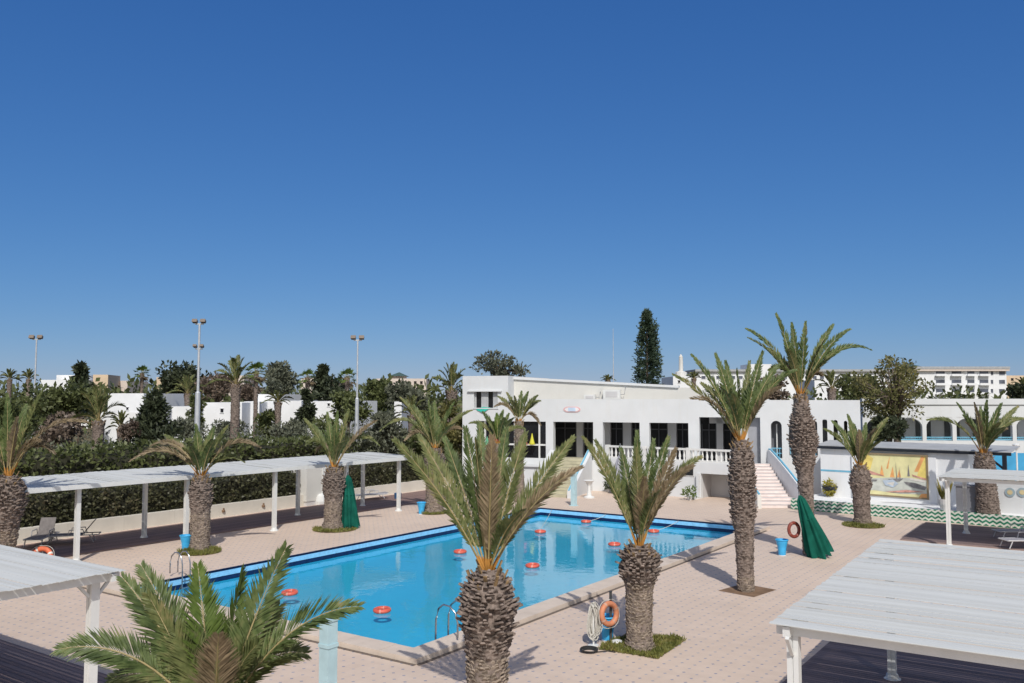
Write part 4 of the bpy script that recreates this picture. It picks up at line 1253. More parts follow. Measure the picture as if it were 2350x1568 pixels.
# ------------------------------------------------------------------ mural wall, planter, canopy
TA, TB = G(1815,1168), G(2352,1215)
tv = TB-TA; TANG = math.atan2(tv.y, tv.x); TL = tv.length + 8
WMx = frame(TA, TANG)
m = MB(); m.box(0, TL, -.0, .25, 0, .56)
pl = m.build('tiled_planter', CHEV, matrix=WMx); pl['o3'] = tuple(TA)
tag(pl, 'low planter wall covered in green and white zigzag tiles', 'planter wall')
m = MB(WMx); m.box(0, TL, .25, 9, .0, .50); struct(m.build('planter_terrace', WHITE2))
def tP(px, py, off):                          # on a plane parallel to the tiled wall
    r, v = ray(px, py)
    # solve in wall frame
    o = WMx.inverted() @ Vector((0,0,CAM_H)); dd = (WMx.inverted().to_3x3()) @ C2W(r, 1, v)
    t = (off-o.y)/dd.y; q = o+dd*t
    return q.x, q.z
mo = 3.0
x0m, _ = tP(1884,1100,mo); x1m, zc = tP(2222,1036,mo); xg,_ = tP(1884,1025,mo)
zc0 = tP(1905,1030,mo)[1]
mw = thing('mural_wall', WMx @ Vector((x0m,mo,.5)), 'white wall with a dark roof edge carrying the sailing mural', 'wall')
m = MB(WMx)
ztop = zc0
m.box(x0m, x1m, mo, mo+.3, .5, ztop)
m.box(x0m+.4, x0m+2.4, mo-.35, mo, .5, 1.9) if False else None
xs0 = tP(1958,1100,mo)[0]
m.box(xs0-.02, tP(2150,1100,mo)[0], mo-.12, mo, .5, ztop-.25)
m.box(x0m, x0m+.3, mo+.3, mo+2, .5, ztop); m.box(x1m-.3, x1m, mo+.3, mo+2, .5, ztop)
m.build('wall', WHITE2, mw)
xcan = tP(2322,1030,mo)[0]
m = MB(WMx); m.box(x0m-.2, xcan, mo-.22, mo-.125, ztop-.0, ztop+.15); m.box(x0m-.2,x0m-.08,mo-.125,mo+1.9,ztop+.002,ztop+.2); m.build('fascia', BLACK, mw)
m = MB(WMx)
m.add([(x0m-.2,mo-.2,ztop+.155),(xcan-.003,mo-.2,ztop+.155),(xcan-.003,mo+1.95,ztop+.36),(x0m-.2,mo+1.95,ztop+.36),(x0m-.2,mo-.2,ztop+.19),(xcan-.003,mo-.2,ztop+.19),(xcan-.003,mo+1.95,ztop+.40),(x0m-.2,mo+1.95,ztop+.40)],
      [(0,3,2,1),(4,5,6,7),(0,1,5,4),(1,2,6,5),(2,3,7,6),(3,0,4,7)])
m.build('canopy_roof', GREYROOF, mw)
m = MB(WMx); xp = xcan-.3; m.box(xp-.09, xp+.09, mo-.3, mo-.12, .5, ztop); m.beam((xp,mo-.2,ztop-.7),(xp-.8,mo-.2,ztop-.02),.1,.1); m.build('canopy_post', BLACK, mw)
m = MB(WMx); xbl = tP(1960,1082,mo)[0]; m.box(x0m+.0, xbl-.02, mo-.012, mo-.003, 1.9, 2.0); m.build('blue_line', CYAN, mw)
# mural
fo = mo-.12
ax0, az1 = tP(1975,1046,fo); ax1, az0 = tP(2128,1140,fo); az1 = tP(2050,1045,fo)[1]; az0 = tP(2060,1138,fo)[1]
mu = thing('mural', WMx @ Vector(((ax0+ax1)/2, fo, az0)), 'framed yellow painting of sailing boats on the white wall', 'mural')
m = MB(WMx); fw = .09
m.box(ax0-fw, ax1+fw, fo-.05, fo-.002, az0-fw, az0); m.box(ax0-fw, ax1+fw, fo-.05, fo-.002, az1, az1+fw)
m.box(ax0-fw, ax0, fo-.05, fo-.002, az0, az1); m.box(ax1, ax1+fw, fo-.05, fo-.002, az0, az1)
m.build('frame', plain('mural_frame', (.26,.20,.12), .6), mu)
def paint(name, c, v=.15, s=3): return plain(name, c, .7, v, s, .2)
mats_ = [paint('paint_yellow',(.72,.67,.36),.12,2.2), paint('paint_orange',(.74,.36,.14),.2,4), paint('paint_sea',(.55,.56,.50),.15,3.5),
         paint('paint_dark',(.22,.21,.21),.3,5), paint('paint_red',(.58,.30,.24),.3,5), paint('paint_white',(.66,.62,.56),.1,4),
         paint('paint_gold',(.76,.60,.18),.15,3), paint('paint_blue',(.45,.52,.60),.2,4)]
m = MB(WMx); lay = [fo-.004]
aw, ah = ax1-ax0, az1-az0
def poly(mi, pts):
    m.mi = mi; y_ = lay[0]; lay[0] -= .0016
    m.add([(ax0+aw*u, y_, az0+ah*v) for (u,v) in pts], [tuple(range(len(pts)))])
poly(0, [(0,0),(1,0),(1,1),(0,1)])
poly(6, [(.0,.55),(.15,.62),(.2,.9),(.1,1),(0,1)])
poly(2, [(0,0),(1,0),(1,.42),(.75,.46),(.45,.44),(.2,.40),(0,.42)])
poly(6, [(.86,.5),(1,.45),(1,1),(.93,1)])
poly(1, [(.82,.62),(.88,.62),(.98,.98),(.93,1)])
poly(1, [(.45,.45),(.52,.45),(.50,.72)]); poly(1, [(.30,.50),(.36,.48),(.33,.75)]); poly(1, [(.40,.66),(.43,.66),(.46,.98)])
poly(1, [(.56,.46),(.62,.46),(.60,.66)])
poly(4, [(0,.55),(.12,.60),(.32,.50),(.38,.46),(.2,.49),(0,.50)]); poly(4, [(.78,.55),(1,.46),(1,.42),(.80,.50)])
poly(5, [(.74,.47),(.98,.41),(.97,.37),(.76,.41)])
poly(3, [(.72,.50),(.755,.50),(.735,.80)]); poly(3, [(.55,.42),(.565,.42),(.545,.86)]); poly(3, [(.60,.42),(.61,.42),(.605,.74)])
poly(3, [(.66,.36),(.84,.34),(1,.26),(.97,.18),(.80,.22),(.70,.30)]); poly(3, [(.42,.40),(.66,.44),(.60,.36),(.46,.36)]); poly(3, [(.08,.36),(.26,.37),(.24,.33),(.1,.33)])
poly(7, [(.34,.36),(.5,.40),(.58,.30),(.5,.20),(.38,.24)]); poly(5, [(.4,.30),(.52,.34),(.5,.24)])
poly(4, [(.3,.06),(.7,.16),(.98,.14),(.7,.10)]); poly(0, [(0,0),(1,0),(1,.08),(.6,.05),(.2,.1),(0,.06)]); poly(1,[(.88,0),(1,0),(1,.1),(.92,.09)])
m.build('canvas', mats_, mu)
# wall planter with trailing yellow leaves
px_, pz_ = tP(1905,1118,mo-.25)
wp = thing('wall_planter', WMx @ Vector((px_,mo-.25,.5)), 'black half round wall planter with yellow trailing leaves left of the mural', 'planter')
m = MB(WMx); m.lathe((px_,mo-.28,pz_-.30), [(.05,0),(.28,.12),(.42,.28),(.44,.34),(.40,.34)], 14); m.build('bowl', BLACK, wp, smooth=True)
m = MB(WMx); m.lathe((px_,mo-.28,.5), [(.22,0),(.2,.05),(.06,.12),(.05,pz_-.8)], 10); m.build('stand', GREYWALL, wp)
m = MB(); c = WMx @ Vector((px_,mo-.3,pz_)); r = random.Random(2); leaf_blob(m, c+Vector((0,0,.0)), (.36,.36,.42), 220, .2, .1, r, .2, -.3); leaf_blob(m, c-Vector((0,0,.4)), (.16,.16,.5), 140, .2, .1, r, .2, -.6)
m.build('leaves', leafmat('yellow_leaf', (.20,.19,.03), (.42,.36,.07), .25), wp)

# things on the planter terrace by the mid pergola
def on_terrace(px, py, off): x_, z_ = tP(px, py, off); return WMx @ Vector((x_, off, 0)), x_
p, x_ = on_terrace(2228, 1170, .9)
m = MB(WMx); m.box(x_-.55, x_+.55, .5, 1.0, .505, 1.75); m.box(x_-.6, x_+.6, .45, 1.05, 1.75, 1.82); tag(m.build('cabinet', plain('grey_cabinet', (.20,.20,.22), .7)), 'dark grey cabinet on the tiled planter beside the thick palm', 'cabinet')
p, x_ = on_terrace(2168, 1170, .6)
t = thing('potted_plant', WMx @ Vector((x_, .6, .5)), 'grey pot with tall yellow green leaves behind the pergola post', 'potted plant')
m = MB(WMx); m.lathe((x_,.6,.505), [(.16,0),(.26,.3),(.28,.55),(.24,.55)], 12); m.build('pot', GREYWALL, t)
m = MB(); r = random.Random(8)
for i in range(60):
    a = r.uniform(0,6.28); d = Vector((math.cos(a)*.35, math.sin(a)*.35, 1)).normalized(); leaf(m, (WMx @ Vector((x_,.6,1.0)))+Vector((math.cos(a)*.1,math.sin(a)*.1,0)), d, rand_dir(r), r.uniform(.5,1.15), .08)
m.build('leaves', leafmat('pot_leaf', (.14,.14,.03), (.34,.28,.07), .25), t)
p, x_ = on_terrace(2330, 1160, 1.6)
m = MB(WMx); m.prism([(x_-1.3,1.4),(x_+3,1.4),(x_+3,1.8),(x_-1.3,1.8)], .5, 1.7); m.slab([(x_-1.3,1.7),(x_+3,1.7),(x_+3,2.0),(x_-.3,1.95),(x_-1.0,1.85)], 1.42, 1.78)
tag(m.build('white_wall', WHITE), 'short white curved wall behind the mid pergola at the right edge', 'wall')
for i, (xq, lb) in enumerate(((2318,'blue and yellow painted plate, left one on the short white wall'),(2346,'blue and yellow painted plate, right one on the short white wall'))):
    q, x_ = on_terrace(xq, 1130, 1.39); z_ = tP(xq, 1130, 1.39)[1]
    m = MB(WMx); m.mi = 0; m.slab([(x_+.22*math.cos(a), z_+.22*math.sin(a)) for a in [j*math.pi/8 for j in range(16)]], 1.36, 1.385)
    m.mi = 1; m.slab([(x_+.12*math.cos(a), z_+.12*math.sin(a)) for a in [j*math.pi/6 for j in range(12)]], 1.345, 1.358)
    tag(m.build('wall_plate', [plain('plate_blue_%d' % i, (.30,.38,.42), .5), plain('plate_yellow_%d' % i, (.58,.48,.28), .5)]), lb, 'wall plate', 'painted plates on the short white wall')

# ------------------------------------------------------------------ arcade building on the right
AM = frame(D(2120, 912, 74), PSI+R(-2)); AM[2][3] = 0
arc = thing('arcade_building', AM.translation.copy(), 'long white arcade with blue railings at the right edge', 'building')
def aX(px, py, off=0):
    r, v = ray(px, py); o = AM.inverted() @ Vector((0,0,CAM_H)); dd = AM.inverted().to_3x3() @ C2W(r,1,v)
    t = (off-o.y)/dd.y; q = o+dd*t; return q.x, q.z
m = MB(AM)
zt = aX(2200,914)[1]; zs_ = aX(2200,958)[1]; zf = aX(2200,1012)[1]
xa0 = aX(1985,914)[0]-.17; xe = aX(2440,914)[0]
cols = [aX(p,1000)[0] for p in (1985,2053,2122,2191,2260,2329,2398)]
zspr = aX(2200,980)[1]; zrl = aX(2200,1003)[1]
m.box(xa0, xe, .0, .35, zs_, zt-.55); m.box(xa0-.1, xe, -.12, .45, zt-.55, zt-.05)
m.box(xa0, xe, 0, 6, -.02, zf)
for c in cols: m.box(c-.17, c+.17, .0, .35, zf, zs_)
for i in range(len(cols)-1):
    a, b = cols[i]+.17, cols[i+1]-.17; rr = (b-a)/2; k = 12
    hh = min(rr, zs_-zspr-.05)
    for j in range(k):
        a0, a1 = math.pi*(1-j/k), math.pi*(1-(j+1)/k)
        q0 = ((a+b)/2+rr*math.cos(a0), zspr+hh*math.sin(a0)); q1 = ((a+b)/2+rr*math.cos(a1), zspr+hh*math.sin(a1))
        m.slab([q0, q1, (q1[0], zs_), (q0[0], zs_)], .02, .33)
m.box(xa0, xe, 3.2, 3.5, zf, zt-.6); m.box(xa0, xe, .35, 8, zt-.6, zt-.4); m.box(xa0,xa0+.3,.35,8,0,zt-.6)
m.build('wall', WHITE, arc)
GGL = plain('grey_glass', (.07,.08,.09), .2, .3)
for i in range(len(cols)-1):
    m = MB(AM); a, b = cols[i]+.6, cols[i+1]-.6; m.box(a, b, 3.14, 3.19, zf, zspr+.6); m.build('glazed_door', GGL, arc)
m = MB(AM)
for i in range(len(cols)-1):
    a, b = cols[i]+.18, cols[i+1]-.18
    m.box(a,b,.12,.2,zrl-.07,zrl)
    m.box(a,b,.13,.19,zf+.05,zf+.12)
    for q in range(14): m.box(a+(b-a)*q/13-.02,a+(b-a)*q/13+.02,.14,.18,zf+.12,zrl-.07)
m.build('railing', CYAN, arc)
# blue shade behind the mural wall
p0 = D(2272, 1040, 58); p1 = D(2420, 1040, 58)
z0_, z1_ = D(2300,1080,58).z, D(2300,1040,58).z
m = MB(frame((p0.x,p0.y,0), PSI)); L_ = (p1-p0).length
m.box(0, L_, 0, .06, max(z0_,0), z1_); 
for q in range(6): m.box(q*L_/5-.05, q*L_/5+.05, .06, .16, 0, z1_+.05)
tag(m.build('blue_screen', plain('bright_blue_cloth', (.06,.32,.56), .6)), 'bright blue windbreak behind the mural wall at the right edge', 'screen')
def lamp(label, px, ytop, ybot, dep):
    a, b = D(px, ytop, dep), D(px, ybot, dep); a = Vector((b.x, b.y, a.z))
    t = thing('garden_lamp', (b.x,b.y,0), label, 'street lamp')
    m = MB(); m.lathe((b.x,b.y,0), [(.09,0),(.05,.3),(.045,a.z-.35)], 8); m.build('pole', PAINT, t)
    m = MB(); m.lathe((b.x,b.y,a.z-.35), [(.05,0),(.16,.05),(.22,.28),(.05,.36)], 10); m.build('lamp_head', PAINT, t)
lamp('white lamp post at the right edge in front of the blue windbreak', 2336, 1018, 1120, 52)

# ------------------------------------------------------------------ far houses and hotels
def house(name, label, px0, px1, ytop, dep, mat_, wins=(), ang=0, dpt=10, cat='house', roof=None, wmat=None, group='far white houses beyond the garden', parapet=.25):
    p = D(px0, 912, dep); M = frame((p.x,p.y,0), PSI+ang)
    def X(px, py):
        r, v = ray(px, py); o = M.inverted() @ Vector((0,0,CAM_H)); dd = M.inverted().to_3x3() @ C2W(r,1,v)
        t = -o.y/dd.y; q = o+dd*t; return q.x, q.z
    L_ = X(px1, 900)[0]; H = X(px0, ytop)[1]
    t = thing(name, (p.x,p.y,0), label, cat, group)
    m = MB(M); m.box(0, L_, 0, dpt, -.02, H-parapet)
    for (a,b,c,d) in ((0,L_,0,.25),(0,L_,dpt-.25,dpt),(0,.25,.25,dpt-.25),(L_-.25,L_,.25,dpt-.25)): m.box(a,b,c,d,H-parapet,H)
    m.build('wall', mat_, t)
    for (a,b,c,d) in wins:
        xa, za = X(a, d); xb, zb_ = X(b, c)
        m = MB(M); m.box(xa, xb, -.03, .02, za, zb_); w_ = m.build('window', wmat or GLASS, t)
        f = MB(M); q = .08
        f.box(xa-q, xb+q, -.08, -.0, za-q, za); f.box(xa-q, xb+q, -.06, 0, zb_, zb_+q); f.build('frame', mat_, w_)
    if roof: roof(M, X, t, L_, H)
    return t
house('villa', 'white villa on the left skyline with two small windows', 92, 205, 872, 170, WHITE2, [(158,163,874,879),(179,184,874,879)], roof=lambda M,X,t,L,H: [MB(M)] and None)
house('villa', 'upper white block stepping up behind the left skyline villa', 128, 200, 861, 178, WHITE2)
house('villa', 'beige block right of the dark cypress on the left skyline', 212, 247, 860, 165, BEIGE, ang=R(12))
house('villa', 'grey white low block right of the beige one', 247, 292, 874, 175, PINKISH, [(262,272,876,880)])
house('villa', 'white villa behind the young palm, with one small window', 248, 330, 903, 96, WHITE2, [(290,295,935,941)], ang=R(-8))
house('villa', 'low white terrace wall of the villa below the small window', 232, 320, 946, 90, WHITE2, ang=R(-8), dpt=4)
house('villa', 'long white villa behind the tallest floodlight mast', 395, 448, 933, 92, WHITE2, ang=R(6))
house('villa', 'white villa wing with one window right of the tallest mast', 462, 556, 924, 96, WHITE2, [(506,513,938,947)], ang=R(-4))
house('villa', 'narrow white house front right of the tall date palm', 560, 596, 922, 98, WHITE2, ang=R(14))
house('villa', 'small white house between the fan palms and the grey green tree', 588, 632, 905, 104, WHITE2, ang=R(-10))
house('villa', 'plain white house with a blank front in the middle distance', 642, 692, 920, 92, WHITE2, ang=R(3))
house('villa', 'white house with a stepped side right of the small cypress', 706, 790, 921, 95, WHITE2, [(752,757,926,932)], ang=R(-12))
house('villa', 'small white gable glimpsed between the trees left of the clubhouse', 905, 922, 922, 90, WHITE2)
house('villa', 'pale orange house half hidden by the big dark tree', 358, 400, 866, 190, BEIGE, [(372,380,872,877)])
house('villa', 'pinkish house behind the rusty brown tree', 490, 560, 862, 180, PINKISH)
house('villa', 'tiny pale house behind the fan palm with a tawny skirt', 690, 722, 868, 170, PINKISH, [(700,706,874,880)])
def pav(M,X,t,L,H):
    m = MB(M); xa, za = X(890,863); xb, zb_ = X(930,863); m.box(xa+.6, xb-.6, 3, 8, H-.3, za); m.build('pavilion', PINKISH, t)
    m = MB(M); c = ((xa+xb)/2, 5.5); w_ = (xb-xa)/2; top = X(905,853)[1]
    m.add([(c[0]-w_,c[1]-4,za),(c[0]+w_,c[1]-4,za),(c[0]+w_,c[1]+4,za),(c[0]-w_,c[1]+4,za),(c[0],c[1],top)], [(0,1,4),(1,2,4),(2,3,4),(3,0,4),(3,2,1,0)]); m.build('roof', TILEROOF, t)
house('hotel', 'distant pinkish hotel with a dark roofed pavilion on top', 862, 978, 869, 230, PINKISH, [(880+i*14, 886+i*14, 875, 882) for i in range(7)], cat='hotel', roof=pav, group='hotels on the skyline')
def hotel_roof(M,X,t,L,H):
    m = MB(M); m.box(-.6, L+.6, -1.0, 1.0, H-.15, H+.55); m.box(-.3,L+.3,1,10.2,H+.1,H+.5); m.build('roof', GREYROOF, t)
    m = MB(M); m.box(-.5, L+.5, -.9, .9, H-.75, H-.16); m.build('eaves', PINKISH, t)
    xa, za = X(2078,845); xb, _ = X(2136,845); top = X(2106,833)[1]; c = (xa+xb)/2
    m = MB(M); m.box(xa+1.5, xb-1.5, 2, 9, H-.2, za); m.build('tower', PINKISH, t)
    m = MB(M); m.add([(xa,1,za),(xb,1,za),(xb,10,za),(xa,10,za),(c,5.5,top)], [(0,1,4),(1,2,4),(2,3,4),(3,0,4),(3,2,1,0)]); m.build('tower_roof', TILEROOF, t)
hw = []
for (y0_,y1_) in ((851,861),(872,881),(893,902)):
    for (a,b) in ((2148,2168),(2184,2206),(2220,2236),(2248,2268),(2274,2279),(2293,2306)): hw.append((a,b,y0_,y1_))
HMAT = plain('hotel_glass', (.10,.11,.14), .3, .5, .4)
ht = house('hotel', 'white four storey hotel with recessed balconies on the right skyline', 2100, 2311, 846, 250, WHITE2, hw, cat='hotel', roof=hotel_roof, wmat=HMAT, group='hotels on the skyline', dpt=12)
p = D(2100, 912, 250); M = frame((p.x,p.y,0), PSI); ppm = FOC/250
for (y1_) in (863,884,905):
    for (a,b) in ((2146,2170),(2182,2208),(2218,2238),(2246,2270)):
        m = MB(M); m.box((a-2100)/ppm, (b-2100)/ppm, -1.1, -.04, CAM_H+(912-y1_)/ppm-.1, CAM_H+(912-y1_)/ppm+.12); m.box((a-2100)/ppm, (b-2100)/ppm, -1.1, -1.02, CAM_H+(912-y1_)/ppm+.12, CAM_H+(912-y1_)/ppm+.55)
        m.build('balcony', WHITE2, ht)
def flat_roof(M,X,t,L,H):
    m = MB(M); m.box(-.5, L+.5, -.7, 12.3, H, H+.55); m.build('roof', GREYROOF, t)
house('hotel', 'long white hotel wing with a flat dark roof behind the two tall palms', 1600, 2090, 853, 215, WHITE2,
      [(1610+i*17, 1619+i*17, 863, 870) for i in range(28)], cat='hotel', roof=flat_roof, wmat=HMAT, group='hotels on the skyline', dpt=12)
house('hotel', 'white stair tower of the hotel wing behind the tallest palm', 1720, 1772, 836, 213, WHITE2, [(1738,1742,862,870)], cat='hotel', group='hotels on the skyline', dpt=8)
house('villa', 'beige house behind the hotel at the right edge', 2310, 2400, 862, 280, BEIGE, [(2320,2326,868,874)])
def spire(M,X,t,L,H):
    m = MB(M); c = L/2; m.lathe((c,3,H-.1), [(.9,0),(.9,.8),(.35,1.0),(.3,3.2),(.05,3.6)], 10); m.build('chimney', CREAM, t)
house('villa', 'white house with a slim chimney just above the clubhouse roof', 1545, 1600, 864, 130, WHITE2, [(1556,1561,873,879)], roof=spire)
house('villa', 'small white house seen between the two tallest palms', 1870, 1900, 872, 150, WHITE2, [(1880,1885,880,888)])

# ------------------------------------------------------------------ floodlight masts, aerial
def mast(label, px, ytop, dep, mid=None, w=12, nl=3):
    top = D(px, ytop, dep); b = Vector((top.x, top.y, 0)); ppm = FOC/dep
    t = thing('floodlight_mast', b, label, 'floodlight', 'floodlight masts')
    H = top.z
    m = MB(); m.lathe(b, [(w/2/ppm*1.15,0),(w/2/ppm,H*.45),(w/2/ppm*.95,H*.55),(w/2/ppm*.5,H*.56),(w/2/ppm*.4,H)], 12); m.build('pole', GALV, t, smooth=False)
    lat = Vector((CY,SY,0)); fw = Vector((-SY,CY,0))
    def head(z, span, k, q_=1.0):
        m = MB(); m.beam(b+lat*-span+Vector((0,0,z)), b+lat*span+Vector((0,0,z)), .1, .1); m.build('crossarm', GALV, t)
        for i in range(k):
            c = b+lat*(-span+2*span*(i/(k-1)))+Vector((0,0,z+.2))-fw*.1
            mm = Matrix.Translation(c) @ Matrix.Rotation(PSI,4,'Z') @ Matrix.Rotation(R(-25),4,'X')
            q = MB(mm); hw = 5.2/ppm*q_; q.box(-hw,hw,-.14,.14,-hw*.62,hw*.62); q.box(-hw*1.12,hw*1.12,-.17,-.12,-hw*.75,hw*.75); q.build('floodlight', plain('lamp_housing_%s_%d_%d' % (px, int(z), i), (.20,.16,.13), .6), t)
    head(H, 9.5/ppm, 2)
    if mid: head(D(px, mid, dep).z, 8/ppm, 2, .7)
mast('left floodlight mast with dark lamps against the sky', 84, 779, 84, w=8)
mast('tallest and thickest floodlight mast with a second pair of lamps halfway', 458, 744, 66, mid=801, w=12)
mast('slim floodlight mast between the middle palms and the clubhouse', 821, 781, 72, w=9)
a = D(1407, 755, 90); m = MB(); m.lathe((a.x,a.y,0), [(.07,0),(.06,a.z*.6),(.035,a.z*.8),(.025,a.z)], 8)
tag(m.build('aerial', GALV), 'thin aerial mast behind the clubhouse roof', 'aerial')

# ------------------------------------------------------------------ poolside things
def bin_(label, p, lean=0):
    t = thing('litter_bin', p, label, 'bin', 'blue bins beside the palms')
    m = MB(); m.lathe(p, [(.13,0.02),(.14,.06),(.16,.30),(.22,.52),(.24,.60),(.225,.60),(.19,.5),(.14,.1)], 20, cap=True); m.build('bin_body', PLASTIC, t, smooth=False)
    m = MB(); m.torus(p+Vector((0,0,.60)), (0,0,1), .235, .022, 24, 8); m.build('rim', PLASTIC, t, smooth=True)
    m = MB(); m.lathe(p, [(.15,0),(.15,.025)], 16); m.build('base', PAINT, t)
bin_('blue bin beside the palm with the flower patch', G(426,1264))
bin_('blue bin beside the palm at the far corner of the pool', G(967,1180))
bin_('blue bin standing in the shadow near the tilted green parasol', G(1795,1275))
bin_('blue bin under the hanging lifebuoy', G(1394,1470))
bd = G(913,1146); m = MB(); m.lathe(bd, [(.2,0),(.22,.35),(.2,.38)], 14); tag(m.build('bucket', plain('dark_blue_plastic', (.03,.10,.22), .5)), 'small dark blue tub at the foot of the last pergola post', 'tub')

def lifebuoy(label, c, ax, Rr, r, mat_, group, bands=4, rope=True, wmat=None):
    c = Vector(c)
    t = thing('lifebuoy', c, label, 'lifebuoy', group)
    m = MB(); m.torus(c, ax, Rr, r, 36, 12); m.build('ring', mat_, t, smooth=True)
    if bands:
        for i in range(bands):
            m = MB(); a = 2*math.pi*i/bands+.5
            m.torus(c, ax, Rr, r*1.04, 4, 12, a-.09, a+.09)
            m.build('band', wmat or mat_, t, smooth=True)
    if rope:
        m = MB(); ax = Vector(ax).normalized(); s_ = ax.cross(Vector((0,0,1)))
        if s_.length < .1: s_ = Vector((1,0,0))
        s_.normalize(); u_ = ax.cross(s_)
        m.tube([c+(s_*math.cos(a)+u_*math.sin(a))*(Rr+r+.02+.03*abs(math.sin(2*a))) for a in [2*math.pi*i/48 for i in range(48)]], .009, 5, closed=True)
        m.build('rope', ROPE, t)
    return t
FL = [(665,1360,'orange red ring floating at the near left of the pool'),(877,1400,'orange red ring floating nearest the ladder'),
      (1056,1266,'orange red ring floating just left of the stout palm'),(1222,1298,'orange red ring floating right of the stout palm in mid pool'),
      (1240,1220,'orange red ring floating in the reflection of the clubhouse door'),(1345,1197,'orange red ring floating closest to the far edge of the pool'),
      (1410,1249,'orange red ring floating just left of the short palm fronds'),(1500,1219,'orange red ring floating between the two right palms'),
      (1507,1172,'')]
for (px, py, lb) in FL[:8]:
    lifebuoy(lb, G(px, py, ZW+.06), (rng.uniform(-.05,.05),rng.uniform(-.05,.05),1), .21, .065, REDRING, 'red rings floating on the pool', 4, False, plain('ring_band_%d' % px, (.66,.30,.24), .5))
# hanging lifebuoy near the short palm
hp = G(1402,1474); dz = depth(hp)
m = MB(); m.lathe((hp.x,hp.y,0), [(.1,0),(.1,.02),(.035,.03),(.035,1.22),(.05,1.25)], 10); m.beam((hp.x,hp.y,1.1),(hp.x+.2*SY,hp.y-.2*CY,1.12),.03,.03)
tag(m.build('lifebuoy_post', plain('dark_post', (.06,.06,.06), .6)), 'dark post that carries the hanging lifebuoy', 'post')
c = D(1398,1409,dz-.2); lifebuoy('faded orange lifebuoy hanging upright by the short palm', c, Vector((SY,-CY,.12))+Vector((CY,SY,0))*.75, .245, .07, FADED, None, 4, True, plain('faded_band', (.5,.3,.22), .6))
c = D(1822,1216,depth(G(1858,1273))-.3); lifebuoy('dark red lifebuoy hanging on the leaning palm trunk', c, Vector((SY,-CY,.1))+Vector((CY,SY,0))*.5, .26, .065, MAROON, None, 4, False, plain('maroon_band', (.3,.12,.1), .6))
c = G(92,1283,.35); c.z = .36; lifebuoy('orange lifebuoy with white bands leaning above the lower left roof', c, Vector((SY,-CY,.5)), .36, .09, ORANGE, None, 4, True, plain('white_band', (.7,.68,.62), .6))
m = MB(); b_ = G(96,1290); 
m.lathe((b_.x,b_.y,0), [(.16,0),(.16,.03),(.03,.06),(.03,.6)], 8); tag(m.build('lifebuoy_stand', STEEL), 'low steel stand behind the orange and white lifebuoy', 'stand')
# white coil of rope on a stand, with a black hose at its foot
cp = G(1362,1482)
t = thing('rope_coil', cp, 'thick coil of white rope hung on a post beside the blue bin', 'rope')
m = MB(); r = random.Random(4); lat = Vector((CY,SY,0)); fw = Vector((-SY,CY,0))
for k in range(22):
    w_ = r.uniform(.06,.19); h0 = r.uniform(.12,.32); o_ = lat*r.uniform(-.06,.06)+fw*r.uniform(-.09,.09); top = 1.0+r.uniform(-.05,.05)
    pts = []
    for i in range(24):
        a = 2*math.pi*i/24; z_ = (top+h0)/2+(top-h0)/2*math.cos(a)
        q = w_*(.55+.45*(1-(z_-h0)/(top-h0)))
        pts.append(cp+o_+lat*q*math.sin(a)*1.2+fw*.02*math.sin(3*a+k)+Vector((0,0,z_)))
    m.tube(pts, .011, 5, closed=True)
m.build('coil', ROPE, t)
m = MB(); m.lathe(cp, [(.14,0),(.14,.02),(.025,.03),(.025,1.02)], 8); m.build('post', PAINT, t)
m = MB(); hb = G(1352,1496)
for k in range(5):
    rr = .15+.02*k; m.tube([hb+Vector((math.cos(a)*rr*(1+.1*math.sin(2*a+k)), math.sin(a)*rr, .02+.012*k)) for a in [2*math.pi*i/24 for i in range(24)]], .012, 5, closed=True)
m.tube([hb+Vector((.2,0,.03)), hb+lat*.45+Vector((0,0,.02)), hb+lat*.62-fw*.1+Vector((0,0,.02))], .012, 5)
tag(m.build('hose', plain('black_rubber', (.03,.03,.03), .6)), 'black hose coiled on the deck below the white rope', 'hose')
m = MB(); q = G(1416,1478); m.lathe(q, [(.0,0),(.16,.02),(.13,.08),(.0,.12)], 12); tag(m.build('drain_cover', PAINT), 'white round cover on the grass edge beside the blue bin', 'cover')

def parasol(label, foot, top, h, wr=.48, seed=0):
    t = thing('folded_parasol', foot, label, 'parasol', 'folded green parasols')
    foot = Vector(foot); ax = Vector(top)-foot; L_ = ax.length; ax.normalize()
    s_ = ax.cross(Vector((0,1,0))).normalized(); u_ = s_.cross(ax)
    r = random.Random(seed); m = MB(); n, k = 64, 14; vs, fs = [], []
    ph = [r.uniform(0,6.28) for _ in range(4)]
    for i in range(k+1):
        u = i/k
        c = foot+ax*(L_*(.03+.95*u))
        rad = wr*(1-u)**.85+.10
        if u > .93: rad = .10*(1-(u-.93)/.07*.6)
        for j in range(n):
            a = 2*math.pi*j/n
            f = 1+.20*math.sin(8*a+ph[0]+1.2*u)*(1-.3*u)+.09*math.sin(13*a+ph[1]-2*u)+.05*math.sin(5*a+ph[2]+5*u)
            drop = -.05*math.sin(8*a+ph[0])*(1-u)
            vs.append(c+(s_*math.cos(a)+u_*math.sin(a))*rad*f+ax*drop)
    for i in range(k):
        for j in range(n):
            j2=(j+1)%n; fs.append((i*n+j,i*n+j2,(i+1)*n+j2,(i+1)*n+j))
    fs.append(tuple(k*n+j for j in range(n)))
    m.add(vs, fs); m.build('canopy', GREEN, t, smooth=True)
    m = MB(); m.tube([foot, foot+ax*(L_*1.03)], .03, 8); m.build('pole', STEEL, t)
    m = MB(); m.torus(foot+ax*L_*.62, ax, wr*.36+.12, .02, 24, 6); m.build('tie', GREEN, t)
    m = MB(); m.lathe((foot.x,foot.y,0), [(.3,0),(.3,.05),(.08,.09)], 16); m.build('base', GREYWALL, t)
